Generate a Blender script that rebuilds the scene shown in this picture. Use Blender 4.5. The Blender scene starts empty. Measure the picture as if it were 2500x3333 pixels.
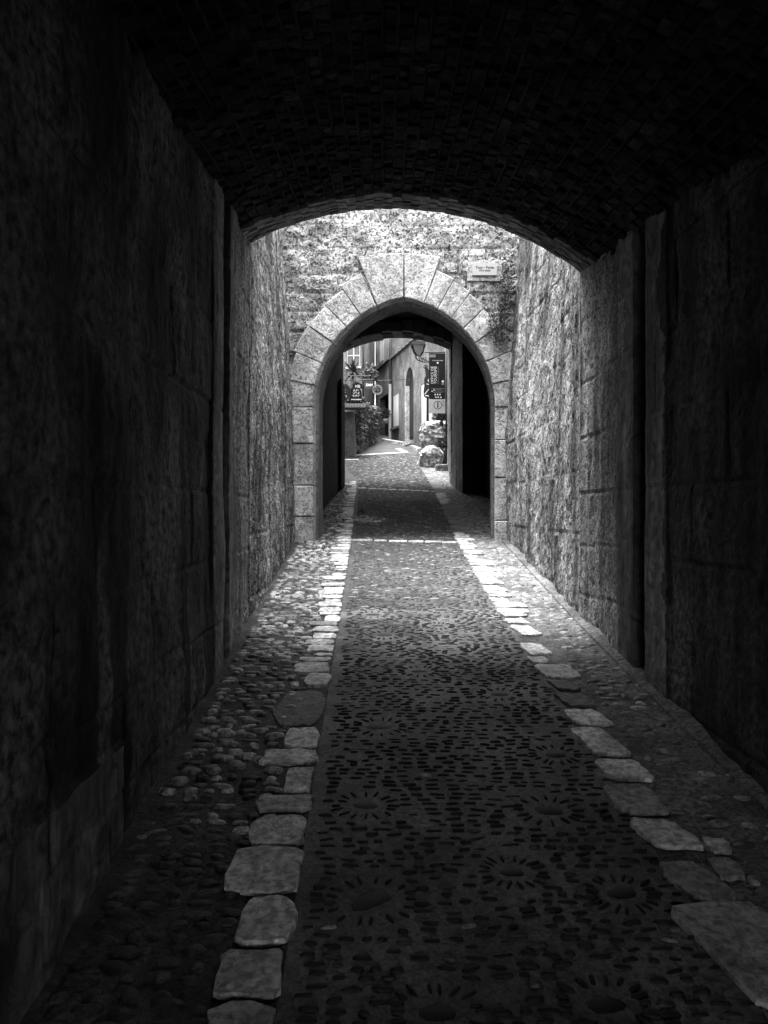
import bpy, math, random
import numpy as np
from mathutils import Vector, Matrix

random.seed(7)
rng = np.random.default_rng(11)
SC = bpy.context.scene
COL = SC.collection
F, CX, CY, EYE = 2503.0, 1250.0, 1666.5, 1.5        # focal length and centre in photo pixels, eye height

# ------------------------------------------------------------------ helpers
def tag(o, label=None, cat=None, group=None, kind=None):
    if label: o['label'] = label
    if cat: o['category'] = cat
    if group: o['group'] = group
    if kind: o['kind'] = kind
    return o

def empty(name, loc, label, cat, group=None):
    o = bpy.data.objects.new(name, None)
    COL.objects.link(o)
    o.location = loc
    o.empty_display_size = .2
    return tag(o, label, cat, group)

def mesh_obj(name, verts, faces, mats, parent=None, smooth=False, mi=None):
    """One mesh object from WORLD coordinates; under a parent the vertices become local to it."""
    v = np.asarray(verts, dtype=float)
    off = np.zeros(3)
    if parent is not None:
        p, off = parent, np.zeros(3)
        while p is not None:
            off = off + np.array(p.location)
            p = p.parent
    me = bpy.data.meshes.new(name)
    me.from_pydata((v - off).tolist(), [], faces if isinstance(faces, list) else faces.tolist())
    if not isinstance(mats, (list, tuple)): mats = [mats]
    for m in mats: me.materials.append(m)
    if mi is not None: me.polygons.foreach_set('material_index', np.asarray(mi, dtype=np.int32))
    if smooth: me.polygons.foreach_set('use_smooth', np.ones(len(me.polygons), dtype=bool))
    me.update()
    o = bpy.data.objects.new(name, me)
    COL.objects.link(o)
    if parent is not None: o.parent = parent
    return o

class MB:
    def __init__(s): s.v, s.f, s.m = [], [], []
    def add(s, vs, fs, m=0):
        b = len(s.v)
        s.v += [tuple(p) for p in vs]
        s.f += [[b + i for i in f] for f in fs]
        s.m += [m] * len(fs)
    def box(s, x0, x1, y0, y1, z0, z1, m=0, jit=0.0):
        vs = [(x, y, z) for z in (z0, z1) for y in (y0, y1) for x in (x0, x1)]
        if jit: vs = [tuple(c + random.uniform(-jit, jit) for c in p) for p in vs]
        s.add(vs, [(0, 2, 3, 1), (4, 5, 7, 6), (0, 1, 5, 4), (2, 6, 7, 3), (0, 4, 6, 2), (1, 3, 7, 5)], m)
    def obox(s, c, ax, ay, az, m=0):
        c, ax, ay, az = map(Vector, (c, ax, ay, az))
        vs = [c + i * ax + j * ay + k * az for k in (-1, 1) for j in (-1, 1) for i in (-1, 1)]
        s.add(vs, [(0, 2, 3, 1), (4, 5, 7, 6), (0, 1, 5, 4), (2, 6, 7, 3), (0, 4, 6, 2), (1, 3, 7, 5)], m)
    def tube(s, pts, r, n=8, m=0, caps=True):
        pts = [Vector(p) for p in pts]
        rings = []
        for i, p in enumerate(pts):
            d = (pts[min(i + 1, len(pts) - 1)] - pts[max(i - 1, 0)]).normalized()
            a = d.cross(Vector((0, 0, 1)))
            if a.length < 1e-3: a = d.cross(Vector((1, 0, 0)))
            a.normalize(); b = d.cross(a)
            rr = r[i] if isinstance(r, (list, tuple)) else r
            rings.append([p + rr * (math.cos(2 * math.pi * k / n) * a + math.sin(2 * math.pi * k / n) * b) for k in range(n)])
        vs = [q for g in rings for q in g]
        fs = [(i * n + k, i * n + (k + 1) % n, (i + 1) * n + (k + 1) % n, (i + 1) * n + k) for i in range(len(pts) - 1) for k in range(n)]
        if caps: fs += [tuple(range(n))[::-1], tuple((len(pts) - 1) * n + k for k in range(n))]
        s.add(vs, fs, m)
    def prism(s, poly, y0, y1, m=0):
        """Polygon of (x, z) extruded along y."""
        n = len(poly)
        vs = [(x, y0, z) for x, z in poly] + [(x, y1, z) for x, z in poly]
        fs = [tuple(range(n)), tuple(range(2 * n - 1, n - 1, -1))] + [(i, n + i, n + (i + 1) % n, (i + 1) % n) for i in range(n)]
        s.add(vs, fs, m)
    def build(s, name, mats, parent=None, smooth=False):
        return mesh_obj(name, s.v, s.f, mats, parent, smooth, s.m)

# value noise -------------------------------------------------------
def _h(ix, iy, seed):
    n = (ix.astype(np.int64) * 374761393 + iy.astype(np.int64) * 668265263 + seed * 1274126177) & 0x7fffffff
    n = ((n ^ (n >> 13)) * 1274126177) & 0x7fffffff
    return ((n ^ (n >> 16)) & 0xffff) / 65535.0
def vn(x, y, seed=0):
    x, y = np.asarray(x, float), np.asarray(y, float)
    ix, iy = np.floor(x), np.floor(y)
    fx, fy = x - ix, y - iy
    fx, fy = fx * fx * (3 - 2 * fx), fy * fy * (3 - 2 * fy)
    a = _h(ix, iy, seed) * (1 - fx) + _h(ix + 1, iy, seed) * fx
    b = _h(ix, iy + 1, seed) * (1 - fx) + _h(ix + 1, iy + 1, seed) * fx
    return (a * (1 - fy) + b * fy) * 2 - 1
def fbm(x, y, seed=0, o=4):
    t, a = 0, .5
    for i in range(o):
        t = t + a * vn(x * 2 ** i, y * 2 ** i, seed + i * 17)
        a *= .5
    return t

# the lie of the land ------------------------------------------------
GP = np.array([(-80, -9.728), (16.5, 2.006), (21, 2.73), (25, 3.32), (30, 4.25), (40, 6.0), (120, 14)])
def gz(Y): return np.interp(Y, GP[:, 0], GP[:, 1])
def at(sx, sy, Y): return Vector(((sx - CX) * Y / F, Y, EYE - (sy - CY) * Y / F))
def G(dx, dy):
    """a point of the paving from a place in a 1659 px wide view of the photo"""
    Y = 2491.0 / (dy - 904.0)
    return (dx - 829.5) * Y / 1661.0, Y
def r1(rx, ry): return 1040 + rx / 2.8603, 1060 + ry / 2.8603
def atr(rx, ry, Y): return at(*r1(rx, ry), Y)
def XL(Y): return -.87 - .0235 * np.asarray(Y)          # passage walls
def XR(Y): return np.interp(Y, (-6, 3, 4.3, 5.8, 9.4, 20), (1.56, 1.515, 1.485, 1.47, 1.495, 1.5))
EL = np.array([(-6, -.24), (2, -.27), (9.36, -.39), (12.9, -.50), (16.4, -.577), (18, -.66), (20, -.95), (22, -1.15)])
ER = np.array([(-6, .97), (2, .955), (4.5, .907), (6.3, .873), (9.36, .876), (11, .93), (13.35, .98), (17, 1.05), (21, .98), (25, 1.3)])
def el(Y): return np.interp(Y, EL[:, 0], EL[:, 1])
def er(Y): return np.interp(Y, ER[:, 0], ER[:, 1])

# ------------------------------------------------------------------ materials (the photograph is black and white)
def mat(name): 
    m = bpy.data.materials.new(name)
    m.use_nodes = True
    nt = m.node_tree
    return m, nt, nt.nodes, nt.links, nt.nodes['Principled BSDF']
def g(v): return (v, v, v, 1)
def ramp(N, p0, v0, p1, v1):
    r = N.new('ShaderNodeValToRGB')
    r.color_ramp.elements[0].position = p0; r.color_ramp.elements[0].color = g(v0)
    r.color_ramp.elements[1].position = p1; r.color_ramp.elements[1].color = g(v1)
    return r
def mulc(N, L, a, b):
    m = N.new('ShaderNodeMix'); m.data_type = 'RGBA'; m.blend_type = 'MULTIPLY'; m.inputs[0].default_value = 1
    L.new(a, m.inputs[6]); L.new(b, m.inputs[7])
    return m.outputs[2]

def plain(name, v, rough=.6, metal=0.0, spec=.5, var=.25, scale=14, bump=0.0):
    m, nt, N, L, B = mat(name)
    tc = N.new('ShaderNodeTexCoord'); n = N.new('ShaderNodeTexNoise')
    n.inputs['Scale'].default_value = scale; n.inputs['Detail'].default_value = 5
    L.new(tc.outputs['Object'], n.inputs['Vector'])
    r = ramp(N, .3, v * (1 - var), .7, v * (1 + var)); L.new(n.outputs['Fac'], r.inputs[0])
    L.new(r.outputs[0], B.inputs['Base Color'])
    B.inputs['Roughness'].default_value = rough; B.inputs['Metallic'].default_value = metal
    B.inputs['Specular IOR Level'].default_value = spec
    if bump:
        b = N.new('ShaderNodeBump'); b.inputs['Strength'].default_value = bump; b.inputs['Distance'].default_value = .01
        L.new(n.outputs['Fac'], b.inputs['Height']); L.new(b.outputs[0], B.inputs['Normal'])
    return m

def stone(name, lo, hi, fine=22, p=(.4, .6), patch=(.55, 1.0), patch_scale=2.2, streak=None, bump=.6, dist=.02, rough=.85, island=0.0, spec=.3, squash=1.0, dark_bands=(), warp=1.2, objr=0.0):
    """weathered limestone: fine pits, broad patches, damp streaks that run down, optional stone-to-stone tint"""
    m, nt, N, L, B = mat(name)
    tc = N.new('ShaderNodeTexCoord')
    mp = N.new('ShaderNodeMapping'); mp.inputs['Scale'].default_value = (1, 1, squash)
    L.new(tc.outputs['Object'], mp.inputs[0])
    n1 = N.new('ShaderNodeTexNoise'); n1.inputs['Scale'].default_value = fine; n1.inputs['Detail'].default_value = 7
    n1.inputs['Roughness'].default_value = .62; n1.inputs['Distortion'].default_value = warp
    L.new(mp.outputs[0], n1.inputs['Vector'])
    r = ramp(N, p[0], lo, p[1], hi); L.new(n1.outputs['Fac'], r.inputs[0])
    c = r.outputs[0]
    n2 = N.new('ShaderNodeTexNoise'); n2.inputs['Scale'].default_value = patch_scale; n2.inputs['Detail'].default_value = 4
    L.new(tc.outputs['Object'], n2.inputs['Vector'])
    r2 = ramp(N, .36, patch[0], .62, patch[1]); L.new(n2.outputs['Fac'], r2.inputs[0])
    c = mulc(N, L, c, r2.outputs[0])
    if streak:
        mp2 = N.new('ShaderNodeMapping'); mp2.inputs['Scale'].default_value = (streak[0], streak[0], streak[1])
        L.new(tc.outputs['Object'], mp2.inputs[0])
        n3 = N.new('ShaderNodeTexNoise'); n3.inputs['Scale'].default_value = 1; n3.inputs['Detail'].default_value = 5
        n3.inputs['Roughness'].default_value = .6
        L.new(mp2.outputs[0], n3.inputs['Vector'])
        r3 = ramp(N, .38, streak[2], .6, 1); L.new(n3.outputs['Fac'], r3.inputs[0])
        c = mulc(N, L, c, r3.outputs[0])
    for (y0, y1, z1, v) in dark_bands:               # black bands down the wall, each with its own edge
        sp = N.new('ShaderNodeSeparateXYZ')
        nw = N.new('ShaderNodeTexNoise'); nw.inputs['Scale'].default_value = 3
        L.new(tc.outputs['Object'], nw.inputs['Vector'])
        ad = N.new('ShaderNodeVectorMath'); ad.operation = 'MULTIPLY_ADD'
        ad.inputs[1].default_value = (.12, .12, .3); L.new(nw.outputs['Color'], ad.inputs[0]); L.new(tc.outputs['Object'], ad.inputs[2])
        L.new(ad.outputs[0], sp.inputs[0])
        a = N.new('ShaderNodeMath'); a.operation = 'SUBTRACT'; L.new(sp.outputs['Y'], a.inputs[0]); a.inputs[1].default_value = (y0 + y1) / 2 + .06
        ab = N.new('ShaderNodeMath'); ab.operation = 'ABSOLUTE'; L.new(a.outputs[0], ab.inputs[0])
        k = N.new('ShaderNodeMapRange'); k.inputs['From Min'].default_value = (y1 - y0) / 2 * .8; k.inputs['From Max'].default_value = (y1 - y0) / 2 * 1.15
        k.inputs['To Min'].default_value = v; k.inputs['To Max'].default_value = 1; L.new(ab.outputs[0], k.inputs[0])
        kz = N.new('ShaderNodeMapRange'); kz.inputs['From Min'].default_value = z1 + .12; kz.inputs['From Max'].default_value = z1 + .2; L.new(sp.outputs['Z'], kz.inputs[0])
        mx = N.new('ShaderNodeMath'); mx.operation = 'MAXIMUM'; L.new(k.outputs[0], mx.inputs[0]); L.new(kz.outputs[0], mx.inputs[1])
        c = mulc(N, L, c, mx.outputs[0])
    if island:
        ge = N.new('ShaderNodeNewGeometry')
        r4 = ramp(N, 0, 1 - island, 1, 1); L.new(ge.outputs['Random Per Island'], r4.inputs[0])
        c = mulc(N, L, c, r4.outputs[0])
    if objr:
        oi = N.new('ShaderNodeObjectInfo')
        r5 = ramp(N, 0, 1 - objr, 1, 1); L.new(oi.outputs['Random'], r5.inputs[0])
        c = mulc(N, L, c, r5.outputs[0])
    L.new(c, B.inputs['Base Color'])
    b = N.new('ShaderNodeBump'); b.inputs['Strength'].default_value = bump; b.inputs['Distance'].default_value = dist
    L.new(n1.outputs['Fac'], b.inputs['Height']); L.new(b.outputs[0], B.inputs['Normal'])
    B.inputs['Roughness'].default_value = rough; B.inputs['Specular IOR Level'].default_value = spec
    return m

M = {}
M['tunnel_l'] = stone('sooty shade darkened limestone', .025, .34, 26, (.36, .68), (.10, 1), 1.6, (3.0, .5, .12), 1, .015, warp=.2, dark_bands=tuple((a - 2, b - 2, c - .243, v) for a, b, c, v in ((2.31, 2.50, 1.97, .04), (2.60, 2.80, 1.86, .06), (3.62, 3.72, 2.2, .12), (4.12, 4.36, 3.0, .12))))  # stained stone with the gloom of the passage put into its colour
M['tunnel_r'] = stone('sooty shade darkened ashlar', .02, .22, 26, (.36, .66), (.10, 1), 1.6, (3, .5, .14), 1, .02, warp=.2)  # darkened beyond its soot so the colour carries the passage shade
M['mouth'] = stone('paler stone at the passage mouth', .08, .62, 36, (.42, .58), (.5, 1), 1.8, (6, .5, .3), 1, .03, squash=.9)  # paler than the passage stone, used past the slots
M['slot'] = stone('dressed slot stone', .08, .38, 10, (.33, .68), (.4, 1), 1.6, (8, .4, .35), .6, .015)
M['vault'] = stone('sooty shade darkened vault stone', .006, .075, 14, (.35, .65), (.25, 1), 2.2, None, 1, .03, .95, island=.85, spec=.1)  # soot plus shade painted into the colour, nearly black
M['vault_ring'] = stone('lit vault edge stone', .10, .36, 14, (.35, .65), (.5, 1), 2.2, None, .8, .02, .95, island=.5, spec=.1)  # lighter copy of the vault stone, painting in the light at the mouth
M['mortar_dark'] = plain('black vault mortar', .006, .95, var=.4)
M['court_l'] = stone('damp rubble limestone', .05, .82, 38, (.43, .57), (.55, 1), 1.6, (5, .5, .16), 1, .04, squash=.9)
M['court_r'] = stone('pale rubble limestone', .05, .54, 38, (.43, .56), (.55, 1), 1.6, (5, .5, .2), 1, .04, squash=.9)
M['gate'] = stone('pitted gate masonry', .06, .68, 26, (.41, .55), (.42, 1), 3, None, 1, .04)
M['vouss'] = stone('tooled arch stone', .30, .90, 28, (.40, .56), (.6, 1), 4, None, 1, .03, objr=.26)
M['dressed'] = stone('dressed jamb stone', .14, .44, 12, (.35, .65), (.6, 1), 3, (9, .8, .5), .5, .01)
M['reveal'] = stone('arch soffit stone', .08, .25, 14, (.35, .65), (.6, 1), 3, None, .6, .015)
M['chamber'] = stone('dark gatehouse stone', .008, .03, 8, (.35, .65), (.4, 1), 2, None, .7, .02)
M['road_mortar'] = stone('road mortar', .025, .095, 45, (.35, .65), (.5, 1), 3, None, .5, .006, .8)
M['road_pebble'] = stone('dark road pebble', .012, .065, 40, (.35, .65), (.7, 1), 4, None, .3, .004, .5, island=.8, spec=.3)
M['glint_pebble'] = stone('pale glint pebble', .10, .36, 40, (.35, .65), (.7, 1), 4, None, .3, .004, .4, island=.6)  # pale pebbles that also stand in for glints on the road
M['street_floor'] = stone('fine street paving', .015, .075, 30, (.38, .62), (.6, 1), 3, None, .8, .01, .8)  # paving colour darkened in place of weaker light in the street
M['lit_mortar'] = stone('lightened near road mortar', .05, .19, 45, (.35, .65), (.5, 1), 3, None, .5, .006, .8)  # road mortar painted lighter near the camera in place of more light
M['sun_stone'] = plain('black sun pebble', .010, .65, spec=.2)
M['cob_mortar'] = stone('pavement mortar', .012, .09, 40, (.38, .62), (.3, 1), 5, None, 1, .02, .7)
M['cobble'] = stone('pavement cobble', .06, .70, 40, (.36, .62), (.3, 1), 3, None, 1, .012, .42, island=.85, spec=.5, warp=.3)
M['cobble_dark'] = stone('dark pavement cobble', .01, .13, 40, (.40, .62), (.3, 1), 4, None, 1, .012, .5, island=.85, warp=.3)
M['cob_mortar_r'] = stone('grey pavement mortar', .045, .22, 35, (.38, .62), (.4, 1), 4, None, 1, .015, .8)
M['cobble_r'] = stone('flat pavement cobble', .05, .42, 25, (.35, .62), (.5, 1), 3, None, .6, .008, .5, island=.8, spec=.5)
M['kerb'] = stone('white kerb stone', .30, .84, 34, (.40, .60), (.5, 1), 7, None, 1, .012, .5, island=.4, spec=.5, warp=.3)
M['kerb_dark'] = stone('dark kerb slab', .03, .12, 30, (.36, .62), (.5, 1), 8, None, 1, .012, .6, warp=.3)
M['kerb_grey'] = stone('grey kerb stone', .16, .48, 38, (.36, .62), (.6, 1), 8, None, 1, .012, .6, island=.4, warp=.3)
M['earth'] = plain('bare ground', .08, .95, scale=2)
M['plaster'] = stone('grey street plaster', .07, .19, 16, (.36, .64), (.55, 1), 2.2, (3, 1.2, .6), .8, .02)
M['plaster_b'] = stone('light street plaster', .11, .24, 14, (.36, .64), (.6, 1), 2.2, (3, 1.2, .7), .8, .02)
M['plaster_r'] = stone('rough street rubble', .05, .26, 9, (.38, .62), (.6, 1), 2, None, .9, .03)
M['white'] = plain('white paint', .40, .5, var=.06)
M['shutter'] = plain('grey painted shutter', .2, .6, var=.15)
M['dark_wood'] = plain('dark old wood', .02, .9, var=.4, spec=.1)
M['iron'] = plain('black iron', .012, .5, .4)
M['glass'] = plain('window glass', .09, .5, 0, .2, .2)
M['glass_dark'] = plain('dark glass', .03, .12, 0, .8)
M['lamp_glass'] = plain('frosted lamp glass', .2, .3)
M['sign_dark'] = plain('dark grey sign face', .016, .6, var=.12, spec=.12)
M['sign_black'] = plain('black sign face', .01, .5)
M['sign_mid'] = plain('mid grey print', .16, .5, var=.05)
M['sign_light'] = plain('pale sign face', .5, .5, var=.06)
M['print'] = plain('white print', .7, .6, var=.03)
M['ink'] = plain('black print', .012, .6)
M['plaque'] = plain('polished plaque stone', .42, .4, var=.05, scale=80)
M['tile'] = stone('old roof tile', .04, .12, 18, (.35, .65), (.6, 1), 3, None, .6, .02)
M['rock'] = stone('rough pale boulder', .16, .66, 13, (.38, .60), (.5, 1), 5, None, 1, .06, warp=.4)
M['leaf'] = plain('dark leaf', .025, .9, var=.5, scale=30)
M['leaf_b'] = plain('grey green leaf', .065, .85, var=.6, scale=9)
M['moss'] = plain('dry moss', .03, .95, var=.6, scale=40)
M['pot'] = plain('clay pot', .12, .8)

# ------------------------------------------------------------------ ground sheet
ys = np.concatenate([np.array([-80, -40, -20, -10]), np.arange(-6, 46, 1.0), np.array([60, 90, 120])])
xs = np.array([-90, -30, -10, -4, -2, -1, 0, 1, 2, 4, 10, 30, 90])
vs = [(x, y, gz(y) - .09) for y in ys for x in xs]
n = len(xs)
fs = [[j * n + i, j * n + i + 1, (j + 1) * n + i + 1, (j + 1) * n + i] for j in range(len(ys) - 1) for i in range(n - 1)]
tag(mesh_obj('ground', vs, fs, M['earth']), kind='structure')

# ------------------------------------------------------------------ paving
def strip(fa, fb, ya, yb, step, nx, lift, amp, seed):
    """verts / faces of a strip of paving between two edge curves"""
    Y = np.arange(ya, yb + 1e-6, step)
    t = np.linspace(0, 1, nx)
    YY, T = np.meshgrid(Y, t, indexing='ij')
    X = fa(YY) * (1 - T) + fb(YY) * T
    Z = gz(YY) + lift + amp * fbm(X * 9, YY * 9, seed, 3)
    v = np.stack([X, YY, Z], -1).reshape(-1, 3)
    i = np.arange(len(Y) - 1)[:, None] * nx + np.arange(nx - 1)[None, :]
    f = np.stack([i, i + 1, i + nx + 1, i + nx], -1).reshape(-1, 4)
    return v, f
NR = 9
def domes(items, sharp=3.0, rough=.16):
    """rounded stones: items of (x, y, rx, ry, rot, h); returns verts, quad+tri faces"""
    it = np.asarray(items, float)
    a = np.arange(NR) / NR * 2 * np.pi
    ca, sa = np.cos(a), np.sin(a)
    k = (np.abs(ca) ** sharp + np.abs(sa) ** sharp) ** (-1 / sharp)
    ca, sa = ca * k, sa * k
    n = len(it)
    out = np.zeros((n, 2 * NR + 1, 3))
    jr = 1 + rng.uniform(-rough, rough, (n, NR))
    for r, (s, z) in enumerate(((1, -.5), (.78, .75))):
        px = ca * s * it[:, 2:3] * jr; py = sa * s * it[:, 3:4] * jr
        c, q = np.cos(it[:, 4:5]), np.sin(it[:, 4:5])
        out[:, r * NR:(r + 1) * NR, 0] = it[:, 0:1] + px * c - py * q
        out[:, r * NR:(r + 1) * NR, 1] = it[:, 1:2] + px * q + py * c
        out[:, r * NR:(r + 1) * NR, 2] = it[:, 5:6] * z + rng.uniform(-.1, .1, (n, NR)) * it[:, 5:6] * (r == 1)
    out[:, -1, 0], out[:, -1, 1], out[:, -1, 2] = it[:, 0], it[:, 1], it[:, 5]
    out[:, :, 2] += gz(out[:, :, 1])
    T = [[k, (k + 1) % NR, NR + (k + 1) % NR, NR + k] for k in range(NR)] + [[NR + k, NR + (k + 1) % NR, 2 * NR] for k in range(NR)]
    fs = [[b + i for i in f] for b in range(0, n * (2 * NR + 1), 2 * NR + 1) for f in T]
    return out.reshape(-1, 3), fs

# the pebbled road with its sun patterns
suns = [(800, 1945, .075, .6), (1105, 1885, .045, 0), (1185, 1750, .06, -.2), (790, 1740, .055, 0), (1200, 1630, .05, 0), (820, 1570, .065, 0),
        (1345, 1930, .05, 0), (945, 2190, .055, 0), (1310, 2170, .055, 0), (806, 1328, .06, 0), (952, 1318, .06, 0), (946, 1352, .05, 0),
        (831, 1372, .06, 0), (1080, 1500, .05, 0), (905, 1450, .05, 0), (860, 1250, .06, 0), (960, 1240, .06, 0)]
items = []
sxy = []
for dx, dy, r, rot in suns:
    x, y = G(dx, dy); r *= .86
    sxy.append((x, y, r))
    items.append((x, y, r * 1.15, r * .62, rot, .004))
    k = random.randint(15, 19)
    for i in range(k):
        a = 2 * math.pi * (i + random.uniform(-.2, .2)) / k
        d = r * 1.15 + .045 + random.uniform(-.006, .012)
        ex, ey = d * math.cos(a) * 1.05, d * math.sin(a) * .85
        items.append((x + ex, y + ey, random.uniform(.018, .03), random.uniform(.005, .0072), math.atan2(ey, ex) + random.uniform(-.15, .15), .007))
y = -3.5
while y < 25.5:
    st = (.040 if y < 4.5 else .033) if y < 8 else (.028 if y < 18 else .045)
    x = el(y) + .03 + random.uniform(0, .05)
    while x < er(y) - .03:
        ln = random.uniform(.016, .036) * (1 if y < 14 else 1.35)
        xx, yy = x + ln, y + random.uniform(-.007, .007) + .012 * math.sin(x * 9 + y * 2)
        if random.random() < .88 and not any((xx - a) ** 2 + (yy - b) ** 2 < (r * 1.15 + .085) ** 2 for a, b, r in sxy) and abs(yy - 9.36) > .06 and abs(yy - 16.2 + (xx) * .35) > .07:
            items.append((xx, yy, ln, random.uniform(.0052, .0088) * (1 if y < 14 else 1.5), random.gauss(0, .12), random.uniform(.005, .010)))
        x += 2 * ln + random.uniform(.006, .03 if y < 8 else .018)
    y += st
sv, sf = strip(el, er, -4.5, 26, .05, 26, 0, .004, 3)
dv, df = domes(items, 3.4, .08)
nsun = {k for k, q in enumerate(items) if q[5] in (.004, .007)}
T2 = 2 * NR
dark = [random.random() < min(.9, max(.12, (5.6 - q[1]) / 2.2)) or (q[1] > 16.4 and random.random() < .7) for q in items]  # dark share set by distance, standing in for how light falls
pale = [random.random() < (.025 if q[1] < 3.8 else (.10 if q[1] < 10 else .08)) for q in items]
fs = sf.tolist() + [[i + len(sv) for i in f] for f in df]
tag(mesh_obj('road', np.concatenate([sv, dv]), fs, [M['road_mortar'], M['road_pebble'], M['sun_stone'], M['glint_pebble'], M['street_floor'], M['lit_mortar']], smooth=True, mi=[4 if sv[f[0]][1] > 16.4 else (5 if sv[f[0]][1] < 5.6 + 2.5 * float(fbm(sv[f[0]][0] * 2.2, sv[f[0]][1] * 2.2, 91)) else 0) for f in sf] + [2 if k // T2 in nsun or (dark[k // T2] and not pale[k // T2]) else (3 if pale[k // T2] else 1) for k in range(len(df))]), kind='structure')

# flat kerb stones ------------------------------------------------------
class Slabs:
    def __init__(s): s.v, s.f, s.m = [], [], []
    def add(s, x0, x1, y0, y1, h=.02, jit=.012, rnd=.25, skew=0, m=None):
        s.m += [(1 if random.random() < .14 else 0) if m is None else m] * 64
        n = 16
        cx, cy, hx, hy = (x0 + x1) / 2, (y0 + y1) / 2, (x1 - x0) / 2, (y1 - y0) / 2
        jit = min(jit, .3 * min(hx, hy))
        u = .06 + .3 * rnd
        cs = [(sx * hx * (1 - random.uniform(0, u)), sy * hy * (1 - random.uniform(0, u * .6))) for sx, sy in ((-1, -1), (1, -1), (1, 1), (-1, 1))]
        ring = []
        for i in range(4):
            (ax, ay), (bx_, by_) = cs[i], cs[(i + 1) % 4]
            bul = random.uniform(-.02, .10)
            for k in range(4):
                t = (.10, .36, .66, .90)[k]
                q = bul * (1 if k in (1, 2) else .3)
                px_, py_ = ax + (bx_ - ax) * t, ay + (by_ - ay) * t
                px_ += (by_ - ay) * q + random.uniform(-jit, jit) * .7; py_ += -(bx_ - ax) * q * .6 + random.uniform(-jit, jit) * .7
                ring.append((cx + px_ + skew * py_, cy + py_))
        b = len(s.v)
        def put(k, dz):
            for x, y in ring:
                X, Y = cx + (x - cx) * k, cy + (y - cy) * k
                s.v.append((X, Y, float(gz(Y)) + dz + (random.uniform(-.003, .003) if k < .97 else 0)))
        put(1, -.03); put(1, h - .005); put(.965, h); put(.6, h + .001)
        s.v.append((cx, cy, float(gz(cy)) + h + .001))
        for r in range(3):
            for i in range(n):
                s.f.append([b + r * n + i, b + r * n + (i + 1) % n, b + (r + 1) * n + (i + 1) % n, b + (r + 1) * n + i])
        for i in range(n): s.f.append([b + 3 * n + i, b + 3 * n + (i + 1) % n, b + 4 * n])
    def px(s, dx0, dx1, dy0, dy1, **k):
        (a, y1), (b, _), (c, y0), (d, _) = G(dx0, dy0), G(dx1, dy0), G(dx0, dy1), G(dx1, dy1)
        s.add((a + c) / 2, (b + d) / 2, y0, y1, **k)
K = Slabs()
K.px(608, 692, 1494, 1572, jit=.015, rnd=.3, m=2, h=.012)
for q in ((440, 585, 2180, 2290), (470, 612, 2060, 2165), (520, 628, 1945, 2050), (495, 650, 1840, 1935), (543, 660, 1770, 1832), (553, 672, 1727, 1757),
          (615, 680, 1665, 1720), (565, 684, 1627, 1655), (615, 686, 1580, 1620), (660, 710, 1460, 1487), (630, 714, 1437, 1458)):
    K.px(*q, jit=.012, rnd=.3, m=0)
y = G(0, 1434)[1]
while y < 17.6:
    d = random.uniform(.06, .17)
    w = random.uniform(.10, .24)
    if random.random() < .95: K.add(el(y) - w, el(y) - .005, y + .012, y + d, jit=.012, rnd=random.uniform(.15, .6), h=random.uniform(.012, .026))
    y += d + .012
y = G(0, 2290)[1] - .02
while y > -4:
    d = random.uniform(.08, .2)
    K.add(el(y) - random.uniform(.14, .24), el(y) - .005, y - d, y - .012, jit=.012, rnd=.3)
    y -= d + .012
# right edge
K.px(1530, 1760, 1958, 2200, jit=.02, rnd=.35, skew=-.25, m=1)
K.px(1453, 1550, 1868, 1958, jit=.015, rnd=.5, skew=-.3, m=1)
K.px(1535, 1600, 1862, 1905, jit=.012, rnd=.5, m=1)
K.px(1378, 1485, 1778, 1840, jit=.015, rnd=.7, skew=-.3)
K.px(1520, 1575, 1818, 1850, jit=.01, rnd=.9)
for q in ((1312, 1420, 1702, 1764), (1300, 1395, 1648, 1692), (1254, 1332, 1578, 1640), (1226, 1310, 1538, 1572), (1212, 1275, 1502, 1532), (1190, 1250, 1474, 1496),
          (1165, 1246, 1440, 1470), (1142, 1184, 1424, 1437), (1130, 1182, 1394, 1420), (1112, 1158, 1356, 1376)):
    K.px(*q, jit=.012, rnd=.5, skew=-.2, m=1 if q[3] == 1764 else (2 if q[3] in (1532, 1496) else 0))
y = G(0, 1352)[1]
while y < 15.4:
    d = random.uniform(.07, .2)
    w = random.uniform(.12, .26)
    if not 9.9 < y < 13.2: K.add(er(y) + .005, er(y) + w, y + .024, y + d, jit=.018, rnd=random.uniform(.2, .7), skew=-.15, h=random.uniform(.01, .022))
    y += d + .012
y = 1.5
while y > -4:
    d = random.uniform(.15, .35)
    K.add(er(y) + .005, er(y) + random.uniform(.15, .3), y - d, y - .015, jit=.014, rnd=.4)
    y -= d + .015
# rows across the road
def row(xa, ya, xb, yb, d0, gap=.02, h=.012):
    L = math.hypot(xb - xa, yb - ya); t = 0
    while t < L:
        w = random.uniform(.15, .27)
        x = xa + (xb - xa) * t / L; y = ya + (yb - ya) * t / L
        K.add(x, min(x + w, xb), y - d0 / 2 * random.uniform(.8, 1.2), y + d0 / 2, jit=.008, rnd=.2, h=h)
        t += w + gap
row(el(9.4), 9.45, er(9.3), 9.25, .11)
row(el(16.4), 16.5, er(15.7), 15.7, .16, .05)
K.f = K.f
kerb = tag(mesh_obj('kerb', K.v, K.f, [M['kerb'], M['kerb_grey'], M['kerb_dark']], mi=K.m), kind='structure')

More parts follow.
